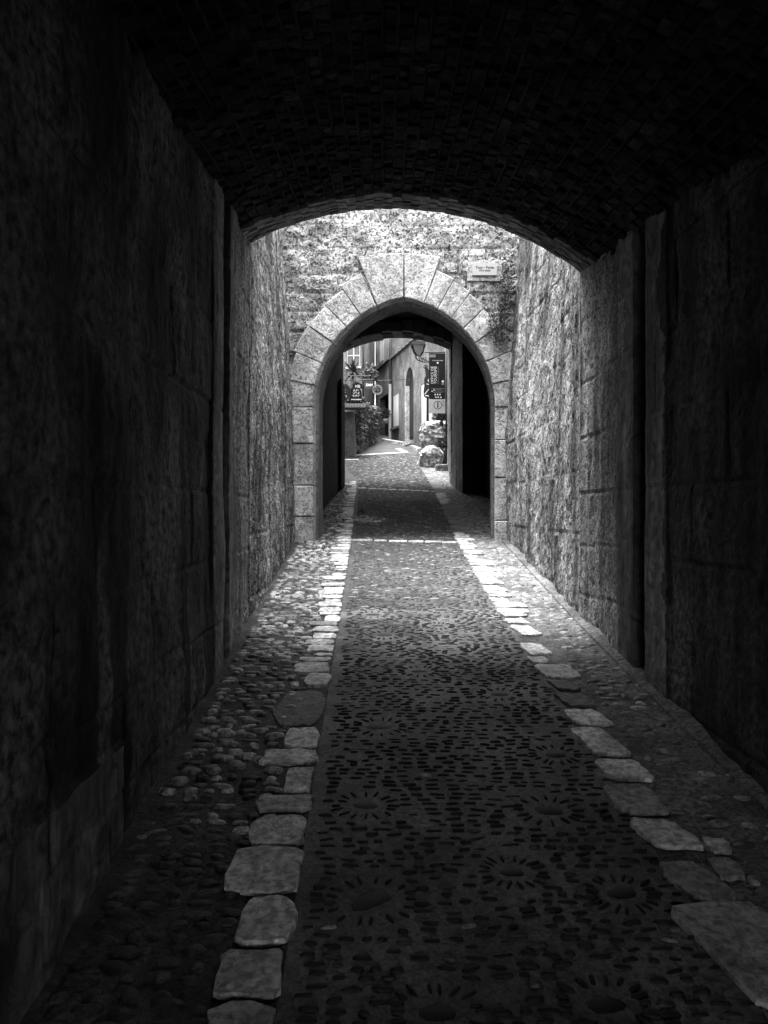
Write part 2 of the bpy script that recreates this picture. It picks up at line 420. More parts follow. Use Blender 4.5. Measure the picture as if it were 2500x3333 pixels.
# long pale step stones higher up the street
P1, P2 = atr(262, 1250, 25), atr(828, 1187, 25.6)
mb = MB()
def ground_bar(mb, xa, ya, xb, yb, w, h):
    a, b = Vector((xa, ya, 0)), Vector((xb, yb, 0))
    N_ = 10
    for i in range(N_):
        p, q = a.lerp(b, i / N_ + .004), a.lerp(b, (i + 1) / N_ - .004)
        d = (q - p).normalized(); s = Vector((-d.y, d.x, 0)) * w / 2
        pts = [p - s, q - s, q + s, p + s]
        pts = [Vector((v.x, v.y, gz(v.y))) for v in pts]
        mb.add([v - Vector((0, 0, .05)) for v in pts] + [v + Vector((0, 0, h)) for v in pts], [(0, 1, 5, 4), (1, 2, 6, 5), (2, 3, 7, 6), (3, 0, 4, 7), (4, 5, 6, 7)])
ground_bar(mb, P1.x, 24.9, P2.x, 25.9, .26, .03)
Q = atr(205, 1283, 23.2)
ground_bar(mb, Q.x - .1, 23.1, Q.x + .5, 23.25, .26, .03)
tag(mb.build('step', M['kerb']), kind='structure')

# pavements
v1, f1 = strip(lambda Y: np.where(Y < 9.5, XL(Y) - .12, XL(Y) - .1), lambda Y: el(Y), -4.5, 24, .05, 16, .003, .006, 5)
it = []
y = -3.2
while y < 17.4:
    x = XL(y) + .03 + random.uniform(0, .05)
    lim = el(y) - random.uniform(.15, .22)
    while x < lim:
        rx = random.uniform(.022, .058)
        if random.random() < .9:
            it.append((x + rx, y + random.uniform(-.014, .014), rx, random.uniform(.017, .031), random.gauss(0, .22), random.uniform(.008, .022) * (1 if y > 3 else .6)))
        x += 2 * rx + random.uniform(.003, .018)
    y += random.uniform(.046, .062)
for k in range(70):          # the patch of cobbles that runs out into the road
    a, r_ = random.uniform(0, 6.28), math.sqrt(random.random())
    cx_, cy_ = G(785, 1123)
    it.append((cx_ + .34 * r_ * math.cos(a), cy_ + .34 * r_ * math.sin(a), random.uniform(.025, .05), random.uniform(.018, .03), random.gauss(0, .4), .03))
d1, e1 = domes(it, 2.3)
dark_cob = [random.random() < min(.97, max(.12, (3.7 - q[1]) / 1.1)) for q in it]  # share of darker cobbles grows towards the camera
tag(mesh_obj('pavement', np.concatenate([v1, d1]), f1.tolist() + [[i + len(v1) for i in f] for f in e1], [M['cob_mortar'], M['cobble'], M['cobble_dark']], smooth=True, mi=[0] * len(f1) + [2 if dark_cob[k // T2] else 1 for k in range(len(e1))]), kind='structure')
v1, f1 = strip(lambda Y: er(Y), lambda Y: np.where((Y > 9.6) & (Y < 15.3), 2.1, XR(Y) + .25), -4.5, 24, .05, 16, .003, .006, 6)
it = []
y = -3
while y < 22:
    x = er(y) + random.uniform(.2, .3)
    while x < (XR(y) - .07 if not 9.6 < y < 15.3 else 1.9):
        rx = random.uniform(.02, .06)
        if random.random() < (.78 if y > 4 else .6):
            it.append((x + rx, y + random.uniform(-.02, .02), rx, random.uniform(.014, .03), random.gauss(0, .25), random.uniform(.008, .016)))
        x += 2 * rx + random.uniform(.006, .04)
    y += random.uniform(.055, .085)
d1, e1 = domes(it, 2.3)
tag(mesh_obj('pavement', np.concatenate([v1, d1]), f1.tolist() + [[i + len(v1) for i in f] for f in e1], [M['cob_mortar_r'], M['cobble_r']], smooth=True, mi=[0] * len(f1) + [1] * len(e1)), kind='structure')
# narrow gutter stones at the foot of the right wall
mb = MB()
y = -3.0
while y < 9:
    L_ = random.uniform(.3, .6)
    x0, x1 = float(XR(y)), float(XR(y + L_))
    a = [(x0 - .075, y + .01, gz(y) - .03), (x0 + .05, y + .01, gz(y) - .03), (x1 + .05, y + L_, gz(y + L_) - .03), (x1 - .075, y + L_, gz(y + L_) - .03)]
    h = .045
    b = [(x0 - .06, y + .01, gz(y) + .02), (x0 + .05, y + .01, gz(y) + h), (x1 + .05, y + L_, gz(y + L_) + h), (x1 - .06, y + L_, gz(y + L_) + .02)]
    mb.add(a + b, [(0, 1, 5, 4), (1, 2, 6, 5), (2, 3, 7, 6), (3, 0, 4, 7), (4, 5, 6, 7)])
    y += L_
tag(mb.build('gutter', M['cob_mortar_r']), kind='structure')

# ------------------------------------------------------------------ masonry height fields
def ashlar(U, Z, hmin, hmax, lmin, lmax, joint, depth, off, seed, z0=-2, z1=9, u0=-8, u1=20):
    """joint grooves and stone-to-stone offsets of coursed blocks on level beds"""
    r = random.Random(seed)
    H = np.zeros_like(U)
    wob = .012 * vn(U * 3, Z * 3, seed + 5); wobz = .014 * vn(U * 2, Z * 4, seed + 9)
    Uw, Zw = U + wob, Z + wobz
    z = z0
    while z < z1:
        h = r.uniform(hmin, hmax)
        band = (Zw >= z) & (Zw < z + h)
        u = u0 + r.uniform(-.5, 0)
        while u < u1:
            L_ = r.uniform(lmin, lmax)
            m = band & (Uw >= u) & (Uw < u + L_)
            if m.any():
                e = np.minimum(np.minimum(Uw[m] - u, u + L_ - Uw[m]), np.minimum(Zw[m] - z, z + h - Zw[m]))
                H[m] = r.uniform(-off, off) - depth * np.clip(1 - e / joint, 0, 1)
            u += L_
        z += h
    return H
def gridfaces(a, b, keep=None, flip=False):
    i = np.arange(a - 1)[:, None] * b + np.arange(b - 1)[None, :]
    f = np.stack([i, i + 1, i + b + 1, i + b], -1).reshape(-1, 4)
    if flip: f = f[:, ::-1]
    if keep is not None: f = f[keep.reshape(-1)]
    return f

# the vault profile: a flat arc, sheared up with the street
def circ(p, q, r):
    ax, ay = p; bx, by = q; cx, cy = r
    d = 2 * (ax * (by - cy) + bx * (cy - ay) + cx * (ay - by))
    ux = ((ax * ax + ay * ay) * (by - cy) + (bx * bx + by * by) * (cy - ay) + (cx * cx + cy * cy) * (ay - by)) / d
    uy = ((ax * ax + ay * ay) * (cx - bx) + (bx * bx + by * by) * (ax - cx) + (cx * cx + cy * cy) * (bx - ax)) / d
    return ux, uy, math.hypot(ax - ux, ay - uy)
VY0, VY1 = -5.2, 5.76
PL, PA, PR = (-1.10, 2.80), (.07, 3.10), (1.55, 2.57)
vcx, vcz, vr = circ(PL, PA, PR)
aL, aR = math.atan2(PL[1] - vcz, PL[0] - vcx), math.atan2(PR[1] - vcz, PR[0] - vcx)
def vault_z(X): return vcz + np.sqrt(vr * vr - (np.asarray(X) - vcx) ** 2)
def VP(a, Y, d=0): return (vcx + (vr - d) * math.cos(a), Y, vcz + (vr - d) * math.sin(a) + float(gz(Y)))

passage = empty('vaulted_passage', (0, 2, float(gz(2))), 'dark vaulted stone passage with soot stained, shade darkened walls around the foreground', 'passage')
mb = MB()
NA = 24
for i in range(NA):
    a0, a1 = aL + (aR - aL) * i / NA, aL + (aR - aL) * (i + 1) / NA
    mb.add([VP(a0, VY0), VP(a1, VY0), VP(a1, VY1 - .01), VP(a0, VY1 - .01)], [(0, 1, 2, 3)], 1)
nc = 42
for i in range(nc):
    a0, a1 = aL + (aR - aL) * i / nc, aL + (aR - aL) * (i + 1) / nc
    y = VY0 + random.uniform(0, .1)
    while y < VY1 - .02:
        L_ = random.uniform(.06, .135)
        y1 = min(y + L_, VY1)
        if VY1 - y1 < .06: y1 = VY1
        edge = y1 > VY1 - .32
        d = random.uniform(.004, .034) if not edge else random.uniform(.026, .034)
        ga = (a0 - a1) * (random.uniform(.02, .10) if not edge else 0)
        gy = random.uniform(.004, .014)
        J = lambda: random.uniform(-.014, .014) * (.3 if edge else 1)
        ye = y1 if y1 == VY1 else y1 - gy
        base = [VP(a0 - ga, y + gy), VP(a1 + ga, y + gy), VP(a1 + ga, ye), VP(a0 - ga, ye)]
        jj = [(J(), J()) for _ in range(4)]
        if ye == VY1: jj[2] = (jj[2][0], 0); jj[3] = (jj[3][0], 0)
        ca, cb = a0 - ga * 2.2, a1 + ga * 2.2
        top = [VP(ca + jj[0][0] * .15, y + gy + .008 + jj[0][1], d), VP(cb + jj[1][0] * .15, y + gy + .008 + jj[1][1], d + J() * .6),
               VP(cb + jj[2][0] * .15, ye + jj[2][1], d + J() * .6), VP(ca + jj[3][0] * .15, ye + jj[3][1], d)]
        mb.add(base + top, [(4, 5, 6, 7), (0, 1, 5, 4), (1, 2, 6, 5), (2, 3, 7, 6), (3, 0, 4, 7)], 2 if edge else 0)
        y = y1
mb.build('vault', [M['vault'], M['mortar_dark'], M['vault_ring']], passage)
# masonry above the vault and the face it turns to the court
mb = MB()
NX = 30
for i in range(NX):
    xa, xb = -2.2 + 5.0 * i / NX, -2.2 + 5.0 * (i + 1) / NX
    za, zb = [float(vault_z(min(max(x, PL[0]), PR[0])) + gz(VY1)) if PL[0] < x < PR[0] else 2.0 for x in (xa, xb)]
    mb.add([(xa, VY1 + .002, za), (xb, VY1 + .002, zb), (xb, VY1 + .002, 5.2), (xa, VY1 + .002, 5.2)], [(0, 1, 2, 3)])
mb.add([(-3, VY0, 5.2), (3, VY0, 5.2), (3, VY1, 5.2), (-3, VY1, 5.2)], [(0, 1, 2, 3)])
mb.build('upper_wall', M['court_l'], passage)

def passage_wall(side, seed, groove, m):
    ys = np.unique(np.round(np.concatenate([np.arange(VY0, 1, .1), np.arange(1, VY1, .022), [VY1], [groove[0], groove[0] + .004, groove[1] - .004, groove[1]]]), 4))
    zs = np.arange(-1.1, 3.95, .024)
    YY, ZZ = np.meshgrid(ys, zs, indexing='ij')
    H = ashlar(YY, ZZ, .34, .52, .5, 1.1, .016, .010 if side < 0 else .013, .004, seed)
    H += .03 * fbm(YY * 3, ZZ * 1.6, seed + 1) + .011 * fbm(YY * 14, ZZ * 8, seed + 2, 4)
    dressed = (YY > groove[0] - .3) & (YY < groove[1] + .3)
    H = np.where(dressed, H * .45 + .012, H)
    if side < 0: H += np.where((ZZ < .68) & (YY < 2.75), .010, 0)
    H = np.where((YY > groove[0] + .001) & (YY < groove[1] - .001), -.24, H)
    X = (XL(YY) + H) if side < 0 else (XR(YY) - H)
    yc = (YY[:-1, :-1] + YY[1:, 1:]) / 2; zc = (ZZ[:-1, :-1] + ZZ[1:, 1:]) / 2
    e = .14 * vn(zc * 2.6, zc * 0, seed + 7) + .05 * vn(yc * 0, zc * 14, seed + 8)
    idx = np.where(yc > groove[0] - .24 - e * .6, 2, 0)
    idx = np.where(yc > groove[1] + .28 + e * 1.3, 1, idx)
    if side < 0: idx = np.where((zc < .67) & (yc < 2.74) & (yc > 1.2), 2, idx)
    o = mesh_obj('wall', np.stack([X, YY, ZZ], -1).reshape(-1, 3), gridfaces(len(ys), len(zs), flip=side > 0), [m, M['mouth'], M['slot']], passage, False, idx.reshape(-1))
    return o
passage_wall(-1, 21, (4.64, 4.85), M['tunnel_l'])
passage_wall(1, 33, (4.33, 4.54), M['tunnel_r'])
# a low end wall closes most of the passage far behind
# ------------------------------------------------------------------ court walls
def court_wall(side, seed, m, label):
    ya, yb = VY1 - .12, 9.9
    ys = np.arange(ya, yb, .024)
    zs = np.concatenate([np.arange(.4, 5.0, .03), [5.3]])
    YY, ZZ = np.meshgrid(ys, zs, indexing='ij')
    H = ashlar(YY, ZZ, .3, .5, .4, .9, .020, .015, .006, seed) * np.clip(.35 + .9 * vn(YY * 1.3, ZZ * 1.3, seed + 3), 0, 1)
    H += .038 * fbm(YY * 2.2, ZZ * 1.2, seed + 1) + .022 * fbm(YY * 16, ZZ * 10, seed + 2, 4)
    H = np.where(YY < VY1, -.07, H * np.clip((YY - VY1) / .12, .15, 1))
    zl = ZZ - gz(YY)
    B_ = .055 * np.clip(zl - 1.3, 0, 4) * np.clip((YY - VY1) / 1.2, 0, 1) * (1 if side < 0 else 1.25)
    X = (XL(YY) + H - B_) if side < 0 else (XR(YY) - H + B_)
    o = mesh_obj('stone_wall', np.stack([X, YY, ZZ], -1).reshape(-1, 3), gridfaces(len(ys), len(zs), flip=side > 0), m)
    o2 = MB()
    s = side
    x0 = float(XL(8)) - .25 if s < 0 else float(XR(8)) + .35
    return tag(o, label, 'wall')
court_wall(-1, 41, M['court_l'], 'rough grey rubble wall with dark streaks on left side of the open court')
court_wall(1, 55, M['court_r'], 'paler rubble wall in brighter light on right side of the open court')

# ------------------------------------------------------------------ gate tower
GY = 9.4
gcx, gsp = .243, EYE + (1106 - 880) * GY / 1661           # arch axis and springing height
HW, RISE = 1.106, 1.335
cc = (RISE ** 2 - HW ** 2) / (2 * HW); RR = HW + cc        # two-centred arch
gate = empty('gate_tower', (gcx, GY, float(gz(GY))), 'pale stone gate tower with a pointed arch at end of the court', 'gate')
def arch_pt(side, t, r):
    """t 0 at springing .. 1 at the apex, at radius r"""
    amax = math.acos(cc / r) if r > cc else 0
    a = t * amax
    x = r * math.cos(a) - cc
    return (gcx + side * x, gsp + r * math.sin(a))
def arch_xz(side, a, r): return (gcx + side * (r * math.cos(a) - cc), gsp + r * math.sin(a))
A_in = math.acos(cc / RR)
def intrados(n=18):
    L_ = [arch_xz(-1, A_in * i / n, RR) for i in range(n + 1)]
    R_ = [arch_xz(1, A_in * i / n, RR) for i in range(n + 1)]
    return L_ + R_[-2::-1]
# facade field with a hole behind the ring
xs = np.arange(-1.75, 2.35, .02); zs = np.concatenate([np.arange(.9, 5.4, .022), np.arange(5.4, 6.2, .15)])
XX, ZZ = np.meshgrid(xs, zs, indexing='ij')
H = ashlar(XX, ZZ, .22, .34, .25, .6, .026, .05, .016, 77, u0=-3, u1=4) * np.clip(.72 + .8 * vn(XX * 1.4 + 3, ZZ * 1.4, 71), .12, .9)
H += .03 * fbm(XX * 3, ZZ * 3, 78) + .03 * fbm(XX * 14, ZZ * 14, 79, 4)
def inside(X, Z, extra):
    r = np.hypot(np.abs(X - gcx) + cc, np.maximum(Z - gsp, 0))
    return ((Z < gsp) & (np.abs(X - gcx) < HW + extra)) | ((Z >= gsp) & (r < RR + extra))
cxm, czm = (XX[:-1, :-1] + XX[1:, 1:]) / 2, (ZZ[:-1, :-1] + ZZ[1:, 1:]) / 2
keep = ~inside(cxm, czm, .12)
mesh_obj('facade', np.stack([XX, GY - H, ZZ], -1).reshape(-1, 3), gridfaces(len(xs), len(zs), keep), M['gate'], gate)

SKEW = .10
def stone_block(poly, y0, y1, name, m, parent, bev=.010, sub=True):
    """a dressed stone: polygon of (x, z), front face at y0 with a worn edge"""
    n = len(poly)
    cx_ = sum(p[0] for p in poly) / n; cz_ = sum(p[1] for p in poly) / n
    def sc(k):
        out = []
        for x, z in poly:
            d = math.hypot(x - cx_, z - cz_)
            out.append((x + (cx_ - x) / d * k, z + (cz_ - z) / d * k))
        return out
    j = lambda a: random.uniform(-a, a)
    a, b = sc(.007), sc(.007 + bev)
    v = [(x + SKEW * (y1 - y0), y1, z) for x, z in a] + [(x, y0 + bev, z) for x, z in a] + [(x + j(.003), y0 + j(.004), z + j(.003)) for x, z in b] + [(cx_, y0 - .004 + j(.003), cz_)]
    f = [(i, (i + 1) % n, n + (i + 1) % n, n + i) for i in range(n)] + [(n + i, n + (i + 1) % n, 2 * n + (i + 1) % n, 2 * n + i) for i in range(n)]
    f += [(2 * n + i, 2 * n + (i + 1) % n, 3 * n) for i in range(n)]
    return mesh_obj(name, v, f, m, parent)

TH = GY + .42
for side, cuts, outs in ((-1, [0, .14, .29, .44, .575, .695, .815, 1.0], [.37, .36, .37, .38, .40, .44, .60]),
                         (1, [0, .15, .30, .44, .56, .665, .77, .875 - .01, 1.0], [.35, .36, .36, .37, .38, .40, .44, .60])):
    for k in range(len(cuts) - 1):
        a0, a1 = cuts[k] * A_in, cuts[k + 1] * A_in
        top = k == len(cuts) - 2
        inn = [arch_xz(side, a0 + (a1 - a0) * i / 3, RR) for i in range(4)]
        if top:
            zt = gsp + RISE + .545
            x_out = arch_xz(side, a0, RR + .56)[0]
            out = [(gcx + side * .003, zt), ((gcx + x_out) / 2, zt - .01), (x_out, zt - .045)]
            inn[-1] = (gcx + side * .003, inn[-1][1])
            poly = inn + out
        else:
            t = outs[k] + random.uniform(-.015, .015)
            out = [arch_xz(side, a1 + (a0 - a1) * i / 2, RR + t) for i in range(3)]
            poly = inn + out
        if side > 0: poly = poly[::-1]
        stone_block(poly[::-1], GY - .045 + random.uniform(-.008, .008), TH, 'voussoir', M['vouss'], gate, .012)
for side in (-1, 1):                                    # jamb stones below the springing
    z = gsp
    zb = float(gz(GY)) - .15
    while z > zb:
        h = random.uniform(.34, .56)
        z1 = max(z - h, zb)
        if z1 - zb < .2: z1 = zb
        w = random.uniform(.29, .37)
        xa, xb = gcx + side * HW, gcx + side * (HW + w)
        x0, x1 = min(xa, xb), max(xa, xb)
        stone_block([(x0, z1), (x1, z1), (x1, z), (x0, z)], GY - .04 + random.uniform(-.01, .01), TH, 'jamb_stone', M['vouss'], gate, .012)
        z = z1
# second order of the arch, set back and a little smaller, then the dark gatehouse
def ring(y0, y1, shrink, m, name, z_bot):
    """soffit strip of the arch set in by shrink, with its front lip"""
    r = RR - shrink
    A_ = math.acos(cc / r)
    n = 20
    pts = [arch_xz(-1, A_ * i / n, r) for i in range(n + 1)] + [arch_xz(1, A_ * i / n, r) for i in range(n - 1, -1, -1)]
    pts = [(pts[0][0], z_bot)] + pts + [(pts[-1][0], z_bot)]
    ro = RR + .2
    Ao = math.acos(cc / ro)
    po = [arch_xz(-1, Ao * i / n, ro) for i in range(n + 1)] + [arch_xz(1, Ao * i / n, ro) for i in range(n - 1, -1, -1)]
    po = [(po[0][0], z_bot)] + po + [(po[-1][0], z_bot)]
    v, f = [], []
    for (x, z), (X, Z) in zip(pts, po): v += [(x + .015, y0, z), (x + .045, y1, z), (X, y0, Z), (X + .04, y1, Z)]
    for i in range(len(pts) - 1):
        b = i * 4
        f += [(b, b + 4, b + 5, b + 1), (b, b + 2, b + 6, b + 4), (b + 1, b + 5, b + 7, b + 3)]
    return mesh_obj(name, v, f, m, gate)
ring(GY + .16, GY + .5, .03, M['reveal'], 'soffit', 1.0)

# gatehouse chamber
CH = 5.75
def sheet(name, quads, m, parent, nsub=18, amp=.02, seed=1):
    V, Fc = [], []
    for q in quads:
        a, b, c, d = [np.array(p, float) for p in q]
        u = np.linspace(0, 1, nsub)
        UU, WW = np.meshgrid(u, u, indexing='ij')
        P = (a * (1 - UU[..., None]) + b * UU[..., None]) * (1 - WW[..., None]) + (d * (1 - UU[..., None]) + c * UU[..., None]) * WW[..., None]
        nrm = np.cross(b - a, d - a); nrm /= np.linalg.norm(nrm)
        e = np.minimum(np.minimum(UU, 1 - UU), np.minimum(WW, 1 - WW)) * 8
        P += nrm * (amp * fbm(UU * 9, WW * 9, seed) * np.clip(e, 0, 1))[..., None]
        base = len(V)
        V += P.reshape(-1, 3).tolist()
        Fc += (gridfaces(nsub, nsub) + base).tolist()
        seed += 3
    return mesh_obj(name, V, Fc, m, parent)
ZB = .6
EXF, EXB = 17.0, 17.5
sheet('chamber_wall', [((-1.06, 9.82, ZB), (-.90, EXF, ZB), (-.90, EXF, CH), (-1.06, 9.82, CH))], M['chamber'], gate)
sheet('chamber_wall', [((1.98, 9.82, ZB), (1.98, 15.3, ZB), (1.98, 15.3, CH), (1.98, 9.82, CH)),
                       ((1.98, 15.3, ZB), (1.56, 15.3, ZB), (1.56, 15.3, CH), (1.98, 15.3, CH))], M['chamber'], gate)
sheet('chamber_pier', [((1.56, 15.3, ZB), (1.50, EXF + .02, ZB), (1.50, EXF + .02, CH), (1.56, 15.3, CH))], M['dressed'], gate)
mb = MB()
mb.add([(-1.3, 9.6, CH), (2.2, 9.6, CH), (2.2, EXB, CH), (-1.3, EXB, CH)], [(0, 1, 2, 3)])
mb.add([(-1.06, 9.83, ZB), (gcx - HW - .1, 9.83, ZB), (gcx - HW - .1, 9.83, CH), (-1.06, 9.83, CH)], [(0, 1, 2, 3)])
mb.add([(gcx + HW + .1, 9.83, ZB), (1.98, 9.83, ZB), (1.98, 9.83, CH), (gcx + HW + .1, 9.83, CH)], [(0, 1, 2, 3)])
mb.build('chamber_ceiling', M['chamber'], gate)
mb = MB()                                              # unseen bulk of the tower, added to keep sky light out of the chamber
mb.box(-2.6, 3.2, GY + .12, EXB, 5.95, 6.15)
mb.box(-2.6, -1.3, GY + .12, EXB - .01, .3, 5.95)
mb.box(2.2, 3.2, GY + .12, EXB - .01, .3, 5.95)
mb.build('tower_body', M['plaster_r'], gate)
# exit arch toward the street
ecx, ecz, er_ = circ((-.89, 5.156), (.237, 5.46), (1.396, 5.23))
def ez(x): return ecz + math.sqrt(er_ ** 2 - (x - ecx) ** 2)
mb = MB()
xe = [-.96 + (1.50 + .96) * i / 20 for i in range(21)]
for i in range(20):
    a, b = xe[i], xe[i + 1]
    mb.add([(a, EXF + .04, ez(a)), (b, EXF + .04, ez(b)), (b, EXF + .04, 6), (a, EXF + .04, 6)], [(0, 1, 2, 3)])
    mb.add([(a, EXB, ez(a)), (b, EXB, ez(b)), (b, EXB, 6), (a, EXB, 6)], [(0, 3, 2, 1)])
    mb.add([(a, EXF + .04, ez(a) + .002), (b, EXF + .04, ez(b) + .002), (b, EXB, ez(b) + .002), (a, EXB, ez(a) + .002)], [(0, 3, 2, 1)])
mb.build('exit_wall', M['chamber'], gate)
nv = 11
for i in range(nv):
    a, b = -.98 + 2.52 * i / nv, -.98 + 2.52 * (i + 1) / nv
    t = random.uniform(.2, .3); dz = random.uniform(-.03, .02)
    na = lambda x, k: (x + (x - ecx) * k / er_, ez(x) + dz + k)
    poly = [na(a, 0), na((a + b) / 2, 0), na(b, 0), na(b, t), na(a, t)]
    stone_block(poly, EXF - .12 + random.uniform(-.04, .02), EXB + .02, 'exit_voussoir', M['reveal'], gate, .018)
mb = MB()
zb = 1.6
z = zb
while z < ez(1.3):
    h = random.uniform(.3, .55)
    mb.box(1.485 + random.uniform(-.012, .012), 1.9, EXF - .0 + random.uniform(-.02, .02), EXB + .05, z, min(z + h - .01, 5.0))
    z += h
mb.build('exit_jamb', M['dressed'], gate)
mb = MB()
z = zb
while z < 5.0:
    h = random.uniform(.3, .55)
    mb.box(-1.5, -.92 + random.uniform(-.01, .01), EXF + random.uniform(-.02, .02), EXB + .04, z, min(z + h - .01, 5.1))
    z += h
mb.build('exit_jamb', M['dressed'], gate)
# old timber door leaf folded back on the left inside the exit
mb = MB()
for i in range(5):
    y0 = 15.6 + i * .27
    mb.box(-.90, -.86 + .004 * (i % 2), y0, y0 + .262, 2.0 + .0 * i, 4.2)
dl = mb.build('timber_door', M['dark_wood'])
tag(dl, 'dark plank door leaf folded back inside left edge of the gate exit', 'door')

# ------------------------------------------------------------------ writing
def text_mesh(body, size, up=False, align='CENTER', bold=0.0, shear=0.0):
    c = bpy.data.curves.new('t', 'FONT')
    c.body = body; c.size = size; c.align_x = align; c.align_y = 'CENTER'; c.offset = bold; c.shear = shear; c.resolution_u = 3
    o = bpy.data.objects.new('t', c)
    me = bpy.data.meshes.new_from_object(o)
    v = np.array([p.co[:] for p in me.vertices]); f = [list(p.vertices) for p in me.polygons]
    bpy.data.objects.remove(o); bpy.data.curves.remove(c); bpy.data.meshes.remove(me)
    a, b = v[:, 0].copy(), v[:, 1].copy()
    if up: a, b = -b, a
    return a, b, f
def letter(body, x, y, z, size, m, parent, up=False, align='CENTER', bold=0.0, name='lettering', shear=0.0, sq=1.0):
    a, b, f = text_mesh(body, size, up, align, bold, shear)
    a = a * sq
    n = len(a)
    v = [(x + p, y, z + q) for p, q in zip(a, b)] 
    return mesh_obj(name, v, f, m, parent)

# plaque beside the arch
p0, p1 = at(1537, 858, GY - .05), at(1617, 897, GY - .05)
plq = empty('wall_plaque', ((p0.x + p1.x) / 2, GY, p1.z), 'small pale rectangular plaque with dark lettering on wall right of arch top', 'plaque')
mb = MB(); mb.box(p0.x - .055, p1.x + .07, GY - .035, GY + .03, p1.z - .06, p0.z + .05, 0, .006); mb.build('backing_stone', M['vouss'], plq)
mb = MB(); mb.box(p0.x, p1.x, GY - .075, GY - .03, p1.z, p0.z); mb.build('plate', M['plaque'], plq)
cxp = (p0.x + p1.x) / 2
letter('Tour - Porte', cxp, GY - .077, p0.z - .055, .043, M['ink'], plq, bold=.0012)
letter('XIVe siècle', cxp, GY - .077, p0.z - .092, .030, M['ink'], plq, bold=.0008)

# ------------------------------------------------------------------ foliage
def leaves(pts, size, m, name, parent=None, stretch=1.8, down=0.0):
    V, Fc = [], []
    for p in pts:
        p = Vector(p)
        d = Vector((random.gauss(0, 1), random.gauss(0, 1), random.gauss(0, 1) - down)).normalized()
        s = d.cross(Vector((random.gauss(0, 1), random.gauss(0, 1), random.gauss(0, 1)))).normalized()
        k = size * random.uniform(.6, 1.4)
        b = len(V)
        up = d.cross(s) * k * .15
        V += [p, p + d * k * stretch * .5 + s * k * .5 + up, p + d * k * stretch, p + d * k * stretch * .5 - s * k * .5 + up]
        Fc.append([b, b + 1, b + 2, b + 3])
    return mesh_obj(name, [tuple(v) for v in V], Fc, m, parent)
pts = []
for k in range(1500):                                   # dark growth in the corner of gate wall and right wall
    t = random.random()
    sx, sy = 1655 - 25 * t + random.gauss(0, 14), 860 + 260 * t + random.gauss(0, 18)
    Yd = GY - .05 - abs(random.gauss(0, .10))
    pts.append(at(sx, sy, Yd))
for k in range(420):
    sx, sy = random.choice(((1610, 1040), (1620, 1095), (1600, 1075)))
    pts.append(at(sx + random.gauss(0, 16), sy + random.gauss(0, 22), GY - .05 - random.random() * .04))
o = leaves(pts, .013, M['moss'], 'wall_plant'); tag(o, 'dark scrubby moss growing in corner right of the pointed arch', 'plant')

